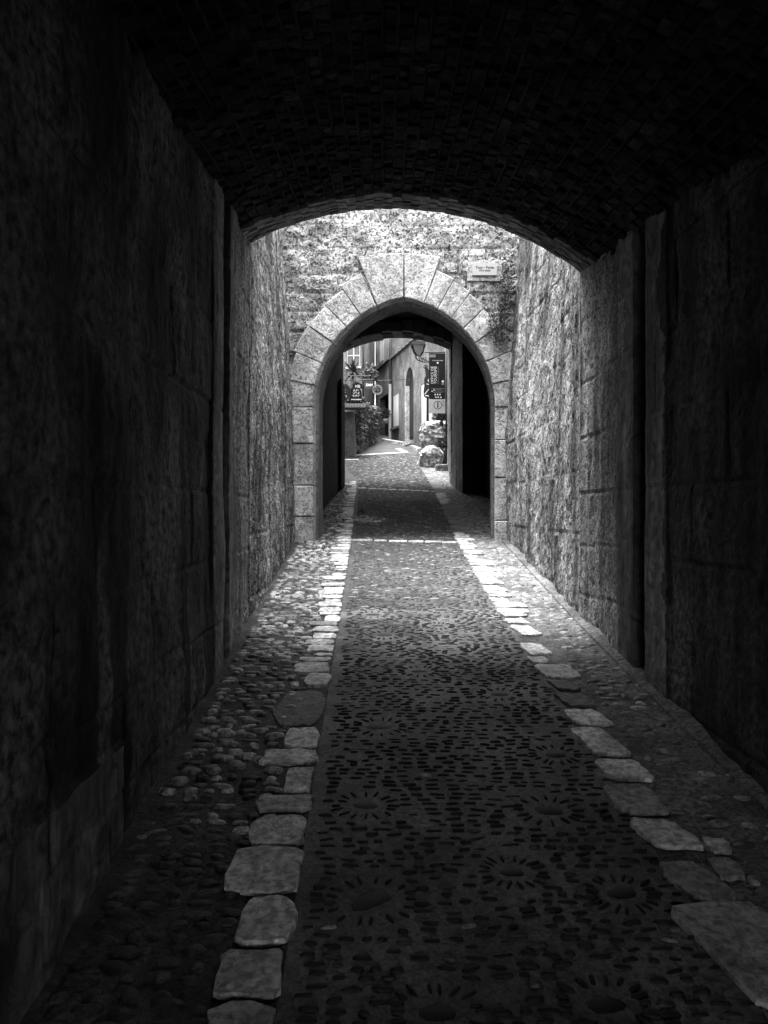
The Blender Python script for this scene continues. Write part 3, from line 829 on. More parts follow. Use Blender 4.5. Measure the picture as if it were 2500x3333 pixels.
# ------------------------------------------------------------------ street houses
def house(name, label, A, B, z0, z1, ops, mwall, depth=3.0, parent=None):
    """front wall from A to B (left to right as seen) with real openings; ops of (rx0, rx1, ry0, ry1, kind, recess) in zoom pixels"""
    A, B = Vector((*A, 0)), Vector((*B, 0))
    d = (B - A); W = d.length; d.normalize()
    nrm = Vector((d.y, -d.x, 0))                        # out of the wall toward the viewer
    root = empty(name, ((A.x + B.x) / 2, (A.y + B.y) / 2, z0), label, 'house')
    def hit(rx, ry):
        sx, sy = r1(rx, ry); k = (sx - CX) / F
        # A.x + u d.x = k (A.y + u d.y)
        u = (k * A.y - A.x) / (d.x - k * d.y)
        Y = A.y + u * d.y
        return u, EYE - (sy - CY) * Y / F
    P = lambda u, z, o=0: A + d * u + nrm * o + Vector((0, 0, z))
    O = []
    for rx0, rx1, ry0, ry1, kind, rec in ops:
        u0, _ = hit(rx0, ry0); u1, _ = hit(rx1, ry0)
        um = (rx0 + rx1) / 2
        _, zt = hit(um, ry0); _, zb_ = hit(um, ry1)
        O.append([max(u0, .02), min(u1, W - .02), zb_, min(zt, z1 - .05), kind, rec])
    us = sorted({0, W} | {q for o in O for q in o[:2]}); zs = sorted({z0, z1} | {q for o in O for q in o[2:4]})
    mb = MB()
    for i in range(len(us) - 1):
        for j in range(len(zs) - 1):
            um, zm = (us[i] + us[i + 1]) / 2, (zs[j] + zs[j + 1]) / 2
            if any(o[0] < um < o[1] and o[2] < zm < o[3] for o in O): continue
            mb.add([P(us[i], zs[j]), P(us[i + 1], zs[j]), P(us[i + 1], zs[j + 1]), P(us[i], zs[j + 1])], [(0, 1, 2, 3)])
    for u0, u1, a, b, kind, rec in O:
        if kind.startswith('arch'):
            r = (u1 - u0) / 2; hh = min(r * 1.3, (b - a) * .45); n = 10; sp = b - hh
            arc = [((u0 + u1) / 2 - r * math.cos(math.pi * i / n), sp + hh * math.sin(math.pi * i / n)) for i in range(n + 1)]
            for i in range(n):
                (ua, za), (ub, zb_) = arc[i], arc[i + 1]
                mb.add([P(ua, za), P(ub, zb_), P(ub, b), P(ua, b)], [(0, 1, 2, 3)])
                mb.add([P(ua, za), P(ub, zb_), P(ub, zb_, -rec), P(ua, za, -rec)], [(0, 1, 2, 3)])
        else:
            mb.add([P(u0, b), P(u1, b), P(u1, b, -rec), P(u0, b, -rec)], [(0, 1, 2, 3)])
        mb.add([P(u0, a), P(u0, b), P(u0, b, -rec), P(u0, a, -rec)], [(0, 1, 2, 3)])
        mb.add([P(u1, a), P(u1, b), P(u1, b, -rec), P(u1, a, -rec)], [(0, 3, 2, 1)])
        mb.add([P(u0, a), P(u1, a), P(u1, a, -rec), P(u0, a, -rec)], [(0, 1, 2, 3)])
    D = -depth
    mb.add([P(0, z0), P(0, z1), P(0, z1, D), P(0, z0, D)], [(0, 1, 2, 3)]); mb.add([P(W, z0), P(W, z1), P(W, z1, D), P(W, z0, D)], [(0, 3, 2, 1)])
    mb.add([P(0, z0, D), P(W, z0, D), P(W, z1, D), P(0, z1, D)], [(0, 3, 2, 1)])
    mb.add([P(0, z1), P(W, z1), P(W, z1, D), P(0, z1, D)], [(0, 1, 2, 3)])
    mb.build('wall', mwall, root)
    for u0, u1, a, b, kind, rec in O:
        def slab(nm, ua, ub, za, zb_, o0, o1, m, par):
            q = MB(); q.obox((P((ua + ub) / 2, (za + zb_) / 2, (o0 + o1) / 2)), d * abs(ub - ua) / 2, nrm * abs(o1 - o0) / 2, Vector((0, 0, (zb_ - za) / 2)))
            return q.build(nm, m, par)
        w, h = u1 - u0, b - a
        if 'door' in kind:
            dr = slab('door', u0, u1, a, b, -rec, -rec + .05, M['dark_wood'], root)
            slab('door_panel', u0 + w * .15, u1 - w * .15, a + h * .08, a + h * .45, -rec + .05, -rec + .07, M['dark_wood'], dr)
            slab('handle', u0 + w * .85, u0 + w * .9, a + h * .45, a + h * .5, -rec + .05, -rec + .10, M['iron'], dr)
            slab('doorstep', u0 - .08, u1 + .08, a - .12, a + .02, -rec * .5, .18, M['kerb'], root)
        elif 'shutter' in kind:
            mm = M['white'] if 'white' in kind else M['shutter']
            wn = slab('window', u0, u1, a, b, -rec, -rec + .03, mm, root)
            for k in range(2): slab('shutter_leaf', u0 + w * (.5 * k + .03), u0 + w * (.5 * k + .47), a + h * .02, b - h * .02, -rec + .03, -rec + .055, mm, wn)
            slab('sill', u0 - .06, u1 + .06, a - .09, a, -rec, .12, M['tile'], root)
        else:
            wn = slab('window', u0, u1, a, b, -rec, -rec + .02, M['glass'], root)
            fr = MB()
            def bar(ua, ub, za, zb_): fr.obox(P((ua + ub) / 2, (za + zb_) / 2, -rec + .04), d * (ub - ua) / 2, nrm * .02, Vector((0, 0, (zb_ - za) / 2)))
            t = .03
            bar(u0, u0 + t, a, b); bar(u1 - t, u1, a, b); bar(u0 + t, u1 - t, a, a + t); bar(u0 + t, u1 - t, b - t, b)
            bar((u0 + u1) / 2 - .022, (u0 + u1) / 2 + .022, a + t, b - t)
            for k in (1, 2):
                zz = a + h * k / 3
                bar(u0 + t, (u0 + u1) / 2 - .022, zz - .014, zz + .014); bar((u0 + u1) / 2 + .022, u1 - t, zz - .02, zz + .02)
            fr.build('frame', M['white'], wn)
            slab('sill', u0 - .05, u1 + .05, a - .08, a, -rec, .1, M['kerb'], root)
    return root, P, hit, W

hA, PA_, hitA, WA = house('plaster_house', 'grey plaster house with arched doorway and slanting roofline facing the bend', (.33, 31), (2.0, 23.55), 2.9, 7.62,
    [(688, 738, 640, 945, 'white shutter', .05), (798, 876, 385, 1085, 'arch door', .21), (945, 1052, 520, 950, 'white shutter', .06)], M['plaster'], 2.2)
mb = MB()
for i in range(26):
    u = WA * (i + .5) / 26
    mb.obox(PA_(u, 7.64 + .02 * (i % 2), .03), (PA_(1, 0) - PA_(0, 0)) * WA / 54, (PA_(0, 0, 1) - PA_(0, 0, 0)) * .12, Vector((0, 0, .025)))
mb.build('roof_tiles', M['tile'], hA)
mb = MB()
u_, za_ = hitA(798, 1085); _, zb_ = hitA(798, 430)
mb.obox(PA_(u_ + .012, (za_ + zb_) / 2, -.09), (PA_(1, 0) - PA_(0, 0)) * .012, (PA_(0, 0, 1) - PA_(0, 0, 0)) * .10, Vector((0, 0, (zb_ - za_) / 2)))  # pale plate painting in the light on the door reveal
mb.build('lit_reveal', M['vouss'], hA)
mb = MB()                                               # down pipe at the far corner
pp = [PA_(.06, z, .09) for z in (4.0, 4.8, 5.6, 6.3, 6.8, 7.2, 7.6, 9.2)]
mb.tube(pp, .055, 8); mb.build('drainpipe', M['iron'], hA, True)

hB, PB, hitB, WB = house('tall_house', 'tall pale house rising behind the slanting roofline of the plaster house', (-.2, 36.5), (4.2, 35.0), 4, 10.2,
    [(752, 796, 60, 235, 'grey shutter', .08), (1040, 1100, 60, 225, 'grey shutter', .08)], M['plaster_b'])
hC, PC, hitC, WC = house('corner_house', 'narrow grey house with a dark doorway beside black drainpipe at the bend', (-.385, 34.3), (.325, 31.02), 4, 9.5,
    [(560, 642, 655, 1062, 'door', .3), (545, 602, 90, 352, 'grey shutter', .12)], M['plaster'])
mb = MB()
q0, q1 = atr(645, 545, 30.9), atr(668, 1075, 30.9)
mb.box(q0.x, q1.x, 30.85, 30.9, q1.z, q0.z); mb.build('door_surround', M['white'], hC)
mb = MB()
mb.obox(PC(WC * .5, hitC(585, 370)[1], .05), (PC(1, 0) - PC(0, 0)) * WC * .48, (PC(0, 0, 1) - PC(0, 0, 0)) * .06, Vector((0, 0, .05))); mb.build('string_course', M['tile'], hC)
hD, PD, hitD, WD = house('rubble_house', 'rough stone house with a small dark arched doorway behind hanging creepers', (-1.5, 33.0), (-.40, 34.25), 4, 9.5,
    [(440, 506, 625, 900, 'arch door', .3), (455, 492, 180, 430, 'grey shutter', .15)], M['plaster_r'])
mb = MB(); mb.tube([PD(WD * .98, z, .08) for z in (6.5, 8, 9.4)], .035, 6); mb.build('drainpipe', M['iron'], hD, True)
hE, PE, hitE, WE = house('pale_house', 'pale house with a large white framed window above the hanging shop signs', (-2.6, 30.2), (-.76, 30.0), 3.6, 8.7,
    [(256, 378, 60, 385, 'window', .1)], M['plaster_b'])
mb = MB(); mb.tube([PE(WE - .05, z, .06) for z in (6, 7.5, 8.6)], .04, 6); mb.build('drainpipe', M['iron'], hE, True)

# plaster garden wall with its tiled canopy on the left
c0 = atr(320, 1210, 24.4)
gwall = empty('garden_wall', (-1.4, 24.4, float(gz(24.4))), 'smooth rounded plaster wall under a dark tiled canopy left of street', 'wall')
V, Fc = [], []
zt = atr(300, 800, 24.4).z
prof = [(-2.6, 24.4)] + [(c0.x - .25 + .25 * math.sin(t), 24.65 - .25 * math.cos(t)) for t in np.linspace(0, math.pi / 2, 8)] + [(c0.x + .02, 25.2)]
for x, y_ in prof: V += [(x, y_, 2.8), (x, y_, zt)]
for i in range(len(prof) - 1): Fc.append([2 * i, 2 * i + 2, 2 * i + 3, 2 * i + 1])
mesh_obj('wall', V, Fc, M['plaster_b'], gwall, True)
mb = MB()
ta, tb = atr(190, 735, 24.1), atr(435, 770, 24.6)
for i in range(9):
    x0 = ta.x + (tb.x - ta.x) * i / 9; x1 = ta.x + (tb.x - ta.x) * (i + 1) / 9
    mb.add([(x0, 23.9, zt - .02), (x1 - .006, 23.9, zt - .02 + .01), (x1 - .006, 25.4, zt + .4), (x0, 25.4, zt + .4),
            (x0, 23.9, zt + .06), (x1 - .006, 23.9, zt + .07), (x1 - .006, 25.4, zt + .48), (x0, 25.4, zt + .48)],
           [(0, 3, 2, 1), (4, 5, 6, 7), (0, 1, 5, 4), (1, 2, 6, 5), (2, 3, 7, 6), (3, 0, 4, 7)])
mb.build('canopy', M['dark_wood'], gwall)
# low wall beyond it, draped in creepers
w0, w1 = (c0.x + .02, 25.2), (-.30, 30.2)
fw = empty('terrace_wall', (w0[0], w0[1], float(gz(25.2))), 'low stone terrace wall almost hidden under trailing creepers', 'wall')
sheet('wall', [((w0[0], w0[1], 2.9), (w1[0], w1[1], 2.9), (w1[0], w1[1], 5.6), (w0[0], w0[1], 5.1))], M['plaster_r'], fw, 14, .05)
mb = MB(); mb.add([(w0[0], w0[1], 5.1), (w1[0], w1[1], 5.6), (w1[0] - 1.2, w1[1], 5.6), (w0[0] - 1.2, w0[1], 5.1)], [(0, 1, 2, 3)]); mb.build('terrace', M['earth'], fw)
pts = []
for k in range(1500):
    t = random.random() ** 1.1; s = random.random()
    x = w0[0] + (w1[0] - w0[0]) * t; y_ = w0[1] + (w1[1] - w0[1]) * t
    zt_ = 5.1 + .5 * t
    zz = zt_ - (zt_ - gz(y_)) * s * (.55 + .45 * math.sin(t * 23) ** 2)
    pts.append((x + random.uniform(.0, .14) - .03, y_ - random.uniform(0, .1), zz + .06))
tag(leaves(pts, .07, M['leaf_b'], 'creeper', None, 2.4, 1.2), 'grey leafy creepers trailing down the terrace wall beside the street', 'plant')
pts = []
for k in range(500):
    p = atr(470 + random.gauss(0, 28), 450 + random.gauss(0, 35), 29.5); pts.append(p)
tag(leaves(pts, .08, M['leaf_b'], 'balcony_plant', None, 2.6, .8), 'loose leafy plant hanging between the pale and rubble houses', 'plant')
pts = [atr(330 + random.uniform(-85, 85), 708 + random.gauss(0, 12), 24.9 + random.random() * .2) for k in range(520)]
tag(leaves(pts, .05, M['leaf'], 'potted_plant', None, 2, 0), 'low dark plants sprawling on the tiled canopy under the signs', 'plant')

# spiky yucca
yc = atr(310, 410, 25.6)
yu = empty('yucca', (yc.x, yc.y, yc.z - .35), 'dark spiky yucca in a pot in front of the white window', 'plant')
V, Fc = [], []
for k in range(95):
    a = random.uniform(0, 6.28); e_ = random.uniform(-.7, 1.45)
    d = Vector((math.cos(a) * math.cos(e_), math.sin(a) * math.cos(e_), math.sin(e_)))
    s = d.cross(Vector((0, 0, 1))).normalized() * .03
    L_ = random.uniform(.32, .56)
    b = len(V); c_ = yc + Vector((0, 0, random.uniform(-.12, .0)))
    mid = c_ + d * L_ * .5
    V += [tuple(c_ - s), tuple(c_ + s), tuple(mid + s), tuple(mid - s), tuple(c_ + d * L_ - Vector((0, 0, .05)))]
    Fc += [[b, b + 1, b + 2, b + 3], [b + 3, b + 2, b + 4]]
mesh_obj('leaves', V, Fc, M['leaf'], yu)
mb = MB(); mb.tube([yc + Vector((0, 0, -.45)), yc + Vector((0, 0, 0))], [.045, .03], 8); mb.build('trunk', M['dark_wood'], yu)
mb = MB(); mb.tube([yc + Vector((0, 0, -.68)), yc + Vector((0, 0, -.42)), yc + Vector((0, 0, -.40))], [.10, .14, .15], 12); mb.build('pot', M['pot'], yu, True)

# hanging signs on the left
def scribble(cx_, y_, cz_, w, rows, m, parent, seed):
    """hand-painted script, a few rows of joined strokes"""
    r = random.Random(seed); mb = MB()
    for k, ww in enumerate(rows):
        z = cz_ - k * .085
        n = int(ww / .028); x = cx_ - ww / 2
        pts = []
        for i in range(n + 1):
            pts.append((x + ww * i / n, y_, z + r.choice((-.024, .0, .026, .034)) + .2 * (ww * i / n - ww / 2) * .15))
        mb.tube(pts, .0075, 4)
        for i in range(3):
            xx = x + ww * r.random(); mb.tube([(xx, y_, z - .03), (xx + .015, y_, z + .045)], .0075, 4)
    return mb.build('lettering', m, parent)
s0, s1 = atr(268, 585, 24.0), atr(395, 700, 24.0)
sg = empty('hanging_sign', ((s0.x + s1.x) / 2, 24.0, s1.z), 'black eight sided hanging sign with white script and a small letter tab on top', 'sign')
cx_, cz_ = (s0.x + s1.x) / 2, (s0.z + s1.z) / 2; hx, hz = (s1.x - s0.x) / 2, (s0.z - s1.z) / 2
oct_ = [(cx_ + hx * a, cz_ + hz * b) for a, b in ((-.6, -1), (1, -1), (1, -.3), (.95, .55), (.6, 1), (-.55, 1), (-1, .45), (-1, -.45))]
mb = MB(); mb.prism(oct_, 23.98, 24.02); mb.prism([(cx_ - .07, cz_ + hz), (cx_ + .22, cz_ + hz), (cx_ + .22, cz_ + hz + .13), (cx_ + .08, cz_ + hz + .2), (cx_ - .07, cz_ + hz + .13)], 23.98, 24.02)
mb.build('panel', M['sign_dark'], sg)
letter('MB', cx_ + .08, 23.97, cz_ + hz + .06, .12, M['print'], sg, bold=.004)
scribble(cx_ + .03, 23.97, cz_ + .12, .2, (.16, .2, .26), M['print'], sg, 4)
mb = MB(); mb.box(cx_ - .12, cx_ + .2, 23.965, 23.975, cz_ - hz + .02, cz_ - hz + .055); mb.build('underline', M['print'], sg)
mb = MB(); mb.tube([(cx_ - .9, 24.0, cz_ + hz + .40), (cx_ + .5, 24.0, cz_ + hz + .40)], .014, 6); mb.tube([(cx_, 24, cz_ + hz), (cx_, 24, cz_ + hz + .4)], .008, 6); mb.build('bracket', M['iron'], sg)
s0, s1 = atr(188, 545, 22.2), atr(292, 690, 22.2)
sg = empty('hanging_sign', ((s0.x + s1.x) / 2, 22.2, s1.z), 'black round ended hanging sign with white emblem, nearest the left gate edge', 'sign')
cx_, cz_ = (s0.x + s1.x) / 2, (s0.z + s1.z) / 2; hx, hz = (s1.x - s0.x) / 2, (s0.z - s1.z) / 2
mb = MB(); mb.prism([(cx_ - hx, cz_ - hz), (cx_ + hx * .3, cz_ - hz)] + [(cx_ + hx * .3 + hx * .7 * math.cos(t), cz_ + hz * .9 * math.sin(t)) for t in np.linspace(-1.3, 1.3, 9)] + [(cx_ + hx * .3, cz_ + hz), (cx_ - hx, cz_ + hz)], 22.18, 22.22)
mb.build('panel', M['sign_black'], sg)
letter('ini', cx_ - .1, 22.17, cz_ + hz * .75, .13, M['print'], sg, bold=.004)
mb = MB()
mb.prism([(cx_ - .08 + (.12 if k % 2 else .05) * math.cos(k * math.pi / 8), cz_ + .02 + (.12 if k % 2 else .05) * math.sin(k * math.pi / 8)) for k in range(16)], 22.16, 22.17)
mb.build('emblem', M['sign_light'], sg)
scribble(cx_ - .08, 22.17, cz_ - hz * .62, .2, (.24,), M['print'], sg, 9)
mb = MB(); mb.tube([(cx_ - .3, 22.2, cz_ + hz + .12), (cx_ + .25, 22.2, cz_ + hz + .12)], .012, 6); mb.tube([(cx_, 22.2, cz_ + hz), (cx_, 22.2, cz_ + hz + .12)], .008, 6); mb.build('bracket', M['iron'], sg)
s0, s1 = atr(415, 518, 28), atr(490, 590, 28)
sg = empty('shop_sign', ((s0.x + s1.x) / 2, 28, s1.z), 'small black rectangular shop sign with pale capitals left of the round sign', 'sign')
mb = MB(); mb.box(s0.x, s1.x, 27.98, 28.02, s1.z, s0.z); mb.build('panel', M['sign_black'], sg)
letter('ZAM', (s0.x + s1.x) / 2 + .04, 27.97, (s0.z + s1.z) / 2 + .0, .12, M['print'], sg, bold=.003)
mb = MB(); mb.tube([(s0.x - .35, 28, s0.z + .06), (s1.x, 28, s0.z + .06)], .014, 6); mb.tube([((s0.x + s1.x) / 2, 28, s0.z), ((s0.x + s1.x) / 2, 28, s0.z + .06)], .01, 6); mb.build('bracket', M['iron'], sg)
c_ = atr(539, 598, 29.5); R_ = 42 / 2.8603 * 29.5 / F
sg = empty('round_sign', (c_.x, 29.5, c_.z - R_), 'round dark sign with a pale rim hanging from an iron bar', 'sign')
mb = MB(); mb.prism([(c_.x + R_ * .86 * math.cos(t), c_.z + R_ * .86 * math.sin(t)) for t in np.linspace(0, 6.2832, 29)[:-1]], 29.48, 29.52); mb.build('panel', M['sign_dark'], sg)
mb = MB(); mb.tube([(c_.x + R_ * math.cos(t), 29.48, c_.z + R_ * math.sin(t)) for t in np.linspace(0, 6.2832, 33)], R_ * .10, 6, caps=False); mb.tube([(c_.x + R_ * .75 * math.cos(t), 29.47, c_.z + R_ * .75 * math.sin(t)) for t in np.linspace(0, 6.2832, 33)], R_ * .035, 6, caps=False); mb.build('rim', M['shutter'], sg)
scribble(c_.x, 29.46, c_.z + .06, .2, (.26, .2), M['sign_mid'], sg, 14)
mb = MB(); mb.tube([(c_.x - .3, 29.5, c_.z + R_ + .18), (c_.x + .5, 29.5, c_.z + R_ + .18)], .014, 6); mb.tube([(c_.x, 29.5, c_.z + R_), (c_.x, 29.5, c_.z + R_ + .18)], .01, 6); mb.build('bracket', M['iron'], sg)
b0, b1 = atr(595, 507, 29), atr(797, 500, 27.5)
mb = MB(); mb.tube([b0, b1], .016, 6); mb.tube([b0 + Vector((0, 0, .06)), b0 - Vector((0, 0, .06))], .016, 6)
tag(mb.build('iron_bar', M['iron']), 'thin bare iron bracket bar reaching out left of the tall arched door', 'bracket')
# a planter of leaves by the doorway
pts = [atr(620 + random.gauss(0, 14), 820 + random.gauss(0, 22), 30.6) for k in range(160)]
dp = empty('hanging_plant', tuple(atr(620, 850, 30.6)), 'dark bushy plant in a pot on the dark doorway of the corner house', 'plant')
leaves(pts, .06, M['leaf'], 'leaves', dp, 2.0)
q = atr(620, 868, 30.6)
mb = MB(); mb.tube([q - Vector((0, 0, .2)), q], [.09, .13], 10); mb.build('pot', M['pot'], dp, True)

# ------------------------------------------------------------------ street lantern
LY = 21.3
lt, lb = atr(920, 190, LY), atr(922, 280, LY)
lan = empty('street_lantern', tuple(lb), 'old wall lantern with tapered glass on a scrolled iron bracket', 'street lamp')
h0, h1 = .17, .05
mb = MB()
mb.add([(lt.x - .20, LY - .2, lt.z - .0), (lt.x + .20, LY - .2, lt.z), (lt.x + .20, LY + .2, lt.z), (lt.x - .20, LY + .2, lt.z),
        (lt.x - .17, LY - .17, lt.z + .10), (lt.x + .17, LY - .17, lt.z + .10), (lt.x + .17, LY + .17, lt.z + .10), (lt.x - .17, LY + .17, lt.z + .10)],
       [(0, 3, 2, 1), (4, 5, 6, 7), (0, 1, 5, 4), (1, 2, 6, 5), (2, 3, 7, 6), (3, 0, 4, 7)])
mb.build('cap', M['sign_dark'], lan)
mb = MB()
for sx_, sy_ in ((-1, -1), (1, -1), (1, 1), (-1, 1)):
    mb.tube([(lt.x + sx_ * h0, LY + sy_ * h0, lt.z), (lb.x + sx_ * (h0 * .62 + h1 * .38), LY + sy_ * h0 * .6, (lt.z + lb.z) / 2 - .03), (lb.x + sx_ * h1, LY + sy_ * h1, lb.z)], .02, 5)
mb.build('frame', M['iron'], lan)
mb = MB()
k0, k1 = h0 - .012, h1 - .005
mb.add([(lt.x - k0, LY - k0, lt.z), (lt.x + k0, LY - k0, lt.z), (lt.x + k0, LY + k0, lt.z), (lt.x - k0, LY + k0, lt.z),
        (lb.x - k1, LY - k1, lb.z), (lb.x + k1, LY - k1, lb.z), (lb.x + k1, LY + k1, lb.z), (lb.x - k1, LY + k1, lb.z)],
       [(0, 4, 5, 1), (1, 5, 6, 2), (2, 6, 7, 3), (3, 7, 4, 0)])
mb.build('glass', M['lamp_glass'], lan)
br = [lb + Vector((-.10, 0, -.02)), lb + Vector((-.02, 0, -.12)), lb + Vector((.12, 0, -.17)), lb + Vector((.30, 0, -.18)), lb + Vector((.55, 0, -.30)), Vector((1.55, LY + .2, lb.z - .34))]
mb = MB(); mb.tube(br, .014, 6)
mb.tube([lb + Vector((0, 0, 0)), lb + Vector((.06, 0, -.06)), lb + Vector((.30, 0, -.17))], .012, 6)
sc_ = [lb + Vector((.19 + (.075 - .007 * k) * math.cos(k * .75), 0, -.32 + (.075 - .007 * k) * math.sin(k * .75))) for k in range(10)]
mb.tube(sc_, .011, 5)
for k in range(5):
    mb.tube([lb + Vector((-.06 + .06 * k, 0, -.05)), lb + Vector((.0 + .06 * k, 0, -.15))], .009, 5)
mb.build('bracket', M['iron'], lan)

# ------------------------------------------------------------------ tourist office banner on its post
BY = 20.6
b0, b1 = atr(1020, 258, BY), atr(1170, 684, BY)
ban = empty('office_banner', ((b0.x + b1.x) / 2, BY, b1.z), 'tall dark banner sign lettered OFFICE DE TOURISME on the black post', 'sign')
mb = MB(); mb.box(b0.x, b1.x, BY - .015, BY + .015, b1.z, b0.z); mb.build('panel', M['sign_dark'], ban)
W_, H_ = b1.x - b0.x, b0.z - b1.z
bx = lambda rx: atr(rx, 0, BY).x
bz = lambda ry: atr(0, ry, BY).z
yf = BY - .018
letter('OFFICE DE', bx(1050), yf, bz(461), .100, M['print'], ban, up=True)
letter('TOURISME', bx(1080), yf, bz(461), .100, M['print'], ban, up=True)
letter('OFFICE TOURISM', bx(1106), yf, bz(465), .058, M['sign_mid'], ban, up=True)
letter('St Paul de Vence', bx(1100), yf, bz(325), .043, M['print'], ban)
def mark(poly, m, name):
    q = MB(); q.prism([(bx(a), bz(b)) for a, b in poly], yf, BY - .015); q.build(name, m, ban)
mark([(1100 + 9 * math.cos(t), 347 + 9 * math.sin(t)) for t in np.linspace(6.2832, 0, 15)[:-1]], M['print'], 'emblem')
mark([(1135, 520), (1148, 533), (1161, 520), (1148, 507)], M['print'], 'arrow_mark')
for a, b in ((1048, 611), (1066, 600)): mark([(a + 6 * math.cos(t), b + 6 * math.sin(t)) for t in np.linspace(6.2832, 0, 11)[:-1]], M['print'], 'dot')
for a, b in ((1070, 640), (1092, 640), (1114, 640), (1076, 665), (1098, 665), (1122, 667)): mark([(a, b + 8), (a + 14, b + 8), (a + 12, b - 6), (a + 2, b - 4)], M['print'], 'pictogram')
for rx0, rx1, ry, h in ((1040, 1166, 586, 2), (1078, 1140, 597, 2), (1058, 1160, 609, 2), (1058, 1146, 622, 2), (1022, 1080, 283, 13), (1136, 1160, 543, 9)):
    mark([(rx0, ry + h), (rx1, ry + h), (rx1, ry - h), (rx0, ry - h)], M['sign_mid'], 'printed_line' if h == 2 else 'printed_block')
i0, i1 = atr(1020, 686, BY), atr(1169, 815, BY)
inf = empty('information_sign', ((i0.x + i1.x) / 2, BY, i1.z), 'pale square information panel with a circled letter i below the banner', 'sign')
mb = MB(); mb.box(i0.x, i1.x, BY - .02, BY + .02, i1.z, i0.z - .004); mb.build('panel', M['sign_light'], inf)
ci = atr(1101, 740, BY); ri = 38 / 2.8603 * BY / F
mb = MB()
n = 32
mb.v = []; 
pr = [(ci.x + r_ * math.cos(2 * math.pi * i / n), BY - .023, ci.z + r_ * math.sin(2 * math.pi * i / n)) for r_ in (ri * .88, ri * 1.03) for i in range(n)]
mb.add(pr, [(i, (i + 1) % n, n + (i + 1) % n, n + i) for i in range(n)]); mb.build('ring', M['ink'], inf)
letter('i', ci.x, BY - .024, ci.z + .002, .22, M['ink'], inf, bold=.008)
mb = MB()
for a, b in (((1135, 690), (1168, 708)), ((1140, 715), (1168, 700)), ((1142, 740), (1160, 716)), ((1150, 750), (1168, 735))):
    p, q = atr(*a, BY - .024), atr(*b, BY - .024); mb.tube([p, q], .006, 4)
mb.build('ornament', M['sign_mid'], inf)
post = empty('sign_post', (bx(1190), BY + .04, float(gz(BY))), 'black iron post with scrolled head carrying the banner beside the gate', 'post')
mb = MB(); mb.tube([(bx(1180), BY, gz(BY) - .05), (bx(1178), BY, bz(190))], .022, 8); mb.tube([(bx(1203), BY + .05, gz(BY) - .05), (bx(1203), BY + .05, bz(210))], .03, 8); mb.build('pole', M['iron'], post, True)
mb = MB()
mb.tube([(bx(1181 if k % 2 else 1202), BY + (.01 if k % 2 else .04), bz(235 + k * 20)) for k in range(40)], .012, 5)
mb.build('scrollwork', M['iron'], post)
mb = MB(); mb.tube([(bx(980), BY + .01, bz(247)), (bx(1205), BY + .01, bz(245))], .020, 6); mb.tube([(bx(1205), BY + .02, bz(535)), (1.5, 17.6, atr(1240, 540, 17.6).z)], .02, 6); mb.build('arm', M['iron'], post)
# dark cut-out sign behind the banner
SY = 22.4
poly = [(970, 655), (968, 610), (975, 560), (975, 490), (990, 470), (986, 430), (978, 390), (990, 372), (1012, 400), (1030, 440), (1060, 480), (1060, 670), (985, 672)]
pp = [(lambda p: (p.x, p.z))(atr(a, b, SY)) for a, b in poly]
fs_ = empty('figure_sign', (pp[0][0], SY, pp[0][1]), 'black cut out silhouette sign with white letter half hidden behind the banner', 'sign')
mb = MB(); mb.prism(pp[::-1], SY - .015, SY + .015); mb.build('panel', M['sign_black'], fs_)
letter('S', atr(1010, 530, SY).x, SY - .02, atr(0, 525, SY).z, .26, M['print'], fs_, shear=.3)
mb = MB(); mb.tube([atr(978, 640, SY - .02), atr(1018, 590, SY - .02)], .008, 4); mb.tube([atr(985, 650, SY - .02), atr(1018, 655, SY - .02)], .012, 4); mb.build('ornament', M['print'], fs_)
mb = MB(); mb.tube([atr(1007, 670, SY), atr(1007, 1010, SY)], .035, 8); mb.build('pole', M['iron'], fs_)

# ------------------------------------------------------------------ rocks by the post
def boulder(cx_, cy_, cz_, rx, ry_, rz_, seed, label, name='boulder', m=None, sq=3.2, amp=.26):
    n1, n2 = 26, 18
    V = []
    for j in range(n2 + 1):
        ph = math.pi * j / n2
        for i in range(n1):
            th = 2 * math.pi * i / n1
            d = np.array([math.sin(ph) * math.cos(th), math.sin(ph) * math.sin(th), math.cos(ph)])
            k = (abs(d) ** sq).sum() ** (-1 / sq)
            a = math.atan2(d[1], d[0])
            nn = 1 + amp * float(fbm(np.array(d[0] * 1.7 + seed), np.array(d[2] * 1.7 + d[1]), seed)) + .5 * amp * float(fbm(np.array(d[0] * 6 + seed), np.array(d[2] * 6 + d[1] * 3), seed + 3))
            V.append((cx_ + d[0] * k * rx * nn, cy_ + d[1] * k * ry_ * nn, cz_ + d[2] * k * rz_ * nn))
    Fc = [[j * n1 + i, j * n1 + (i + 1) % n1, (j + 1) * n1 + (i + 1) % n1, (j + 1) * n1 + i] for j in range(n2) for i in range(n1)]
    return tag(mesh_obj(name, V, Fc, m or M['rock'], smooth=False), label, 'rock')
q = atr(1085, 1020, 21.6); boulder(q.x, 21.9, q.z, .46, .55, .45, 3, 'large pale craggy boulder, upper one behind the sign post')
q = atr(1035, 1240, 21); boulder(q.x + .04, 21.1, q.z, .32, .35, .36, 8, 'upright pale boulder, lower one beside the road edge')
q = atr(1140, 1225, 21.2); boulder(q.x, 21.3, q.z, .26, .3, .30, 13, 'darker boulder in the corner right of the upright one', m=M['plaster_r'])
q0, q1 = atr(1080, 1290, 20), atr(1213, 1372, 20)
boulder((q0.x + q1.x) / 2, 20.1, (q0.z + q1.z) / 2, (q1.x - q0.x) / 2, .2, (q0.z - q1.z) / 2, 4, 'squared pale stone block resting low beside the post foot', 'stone_block', M['dressed'], 9, .06)
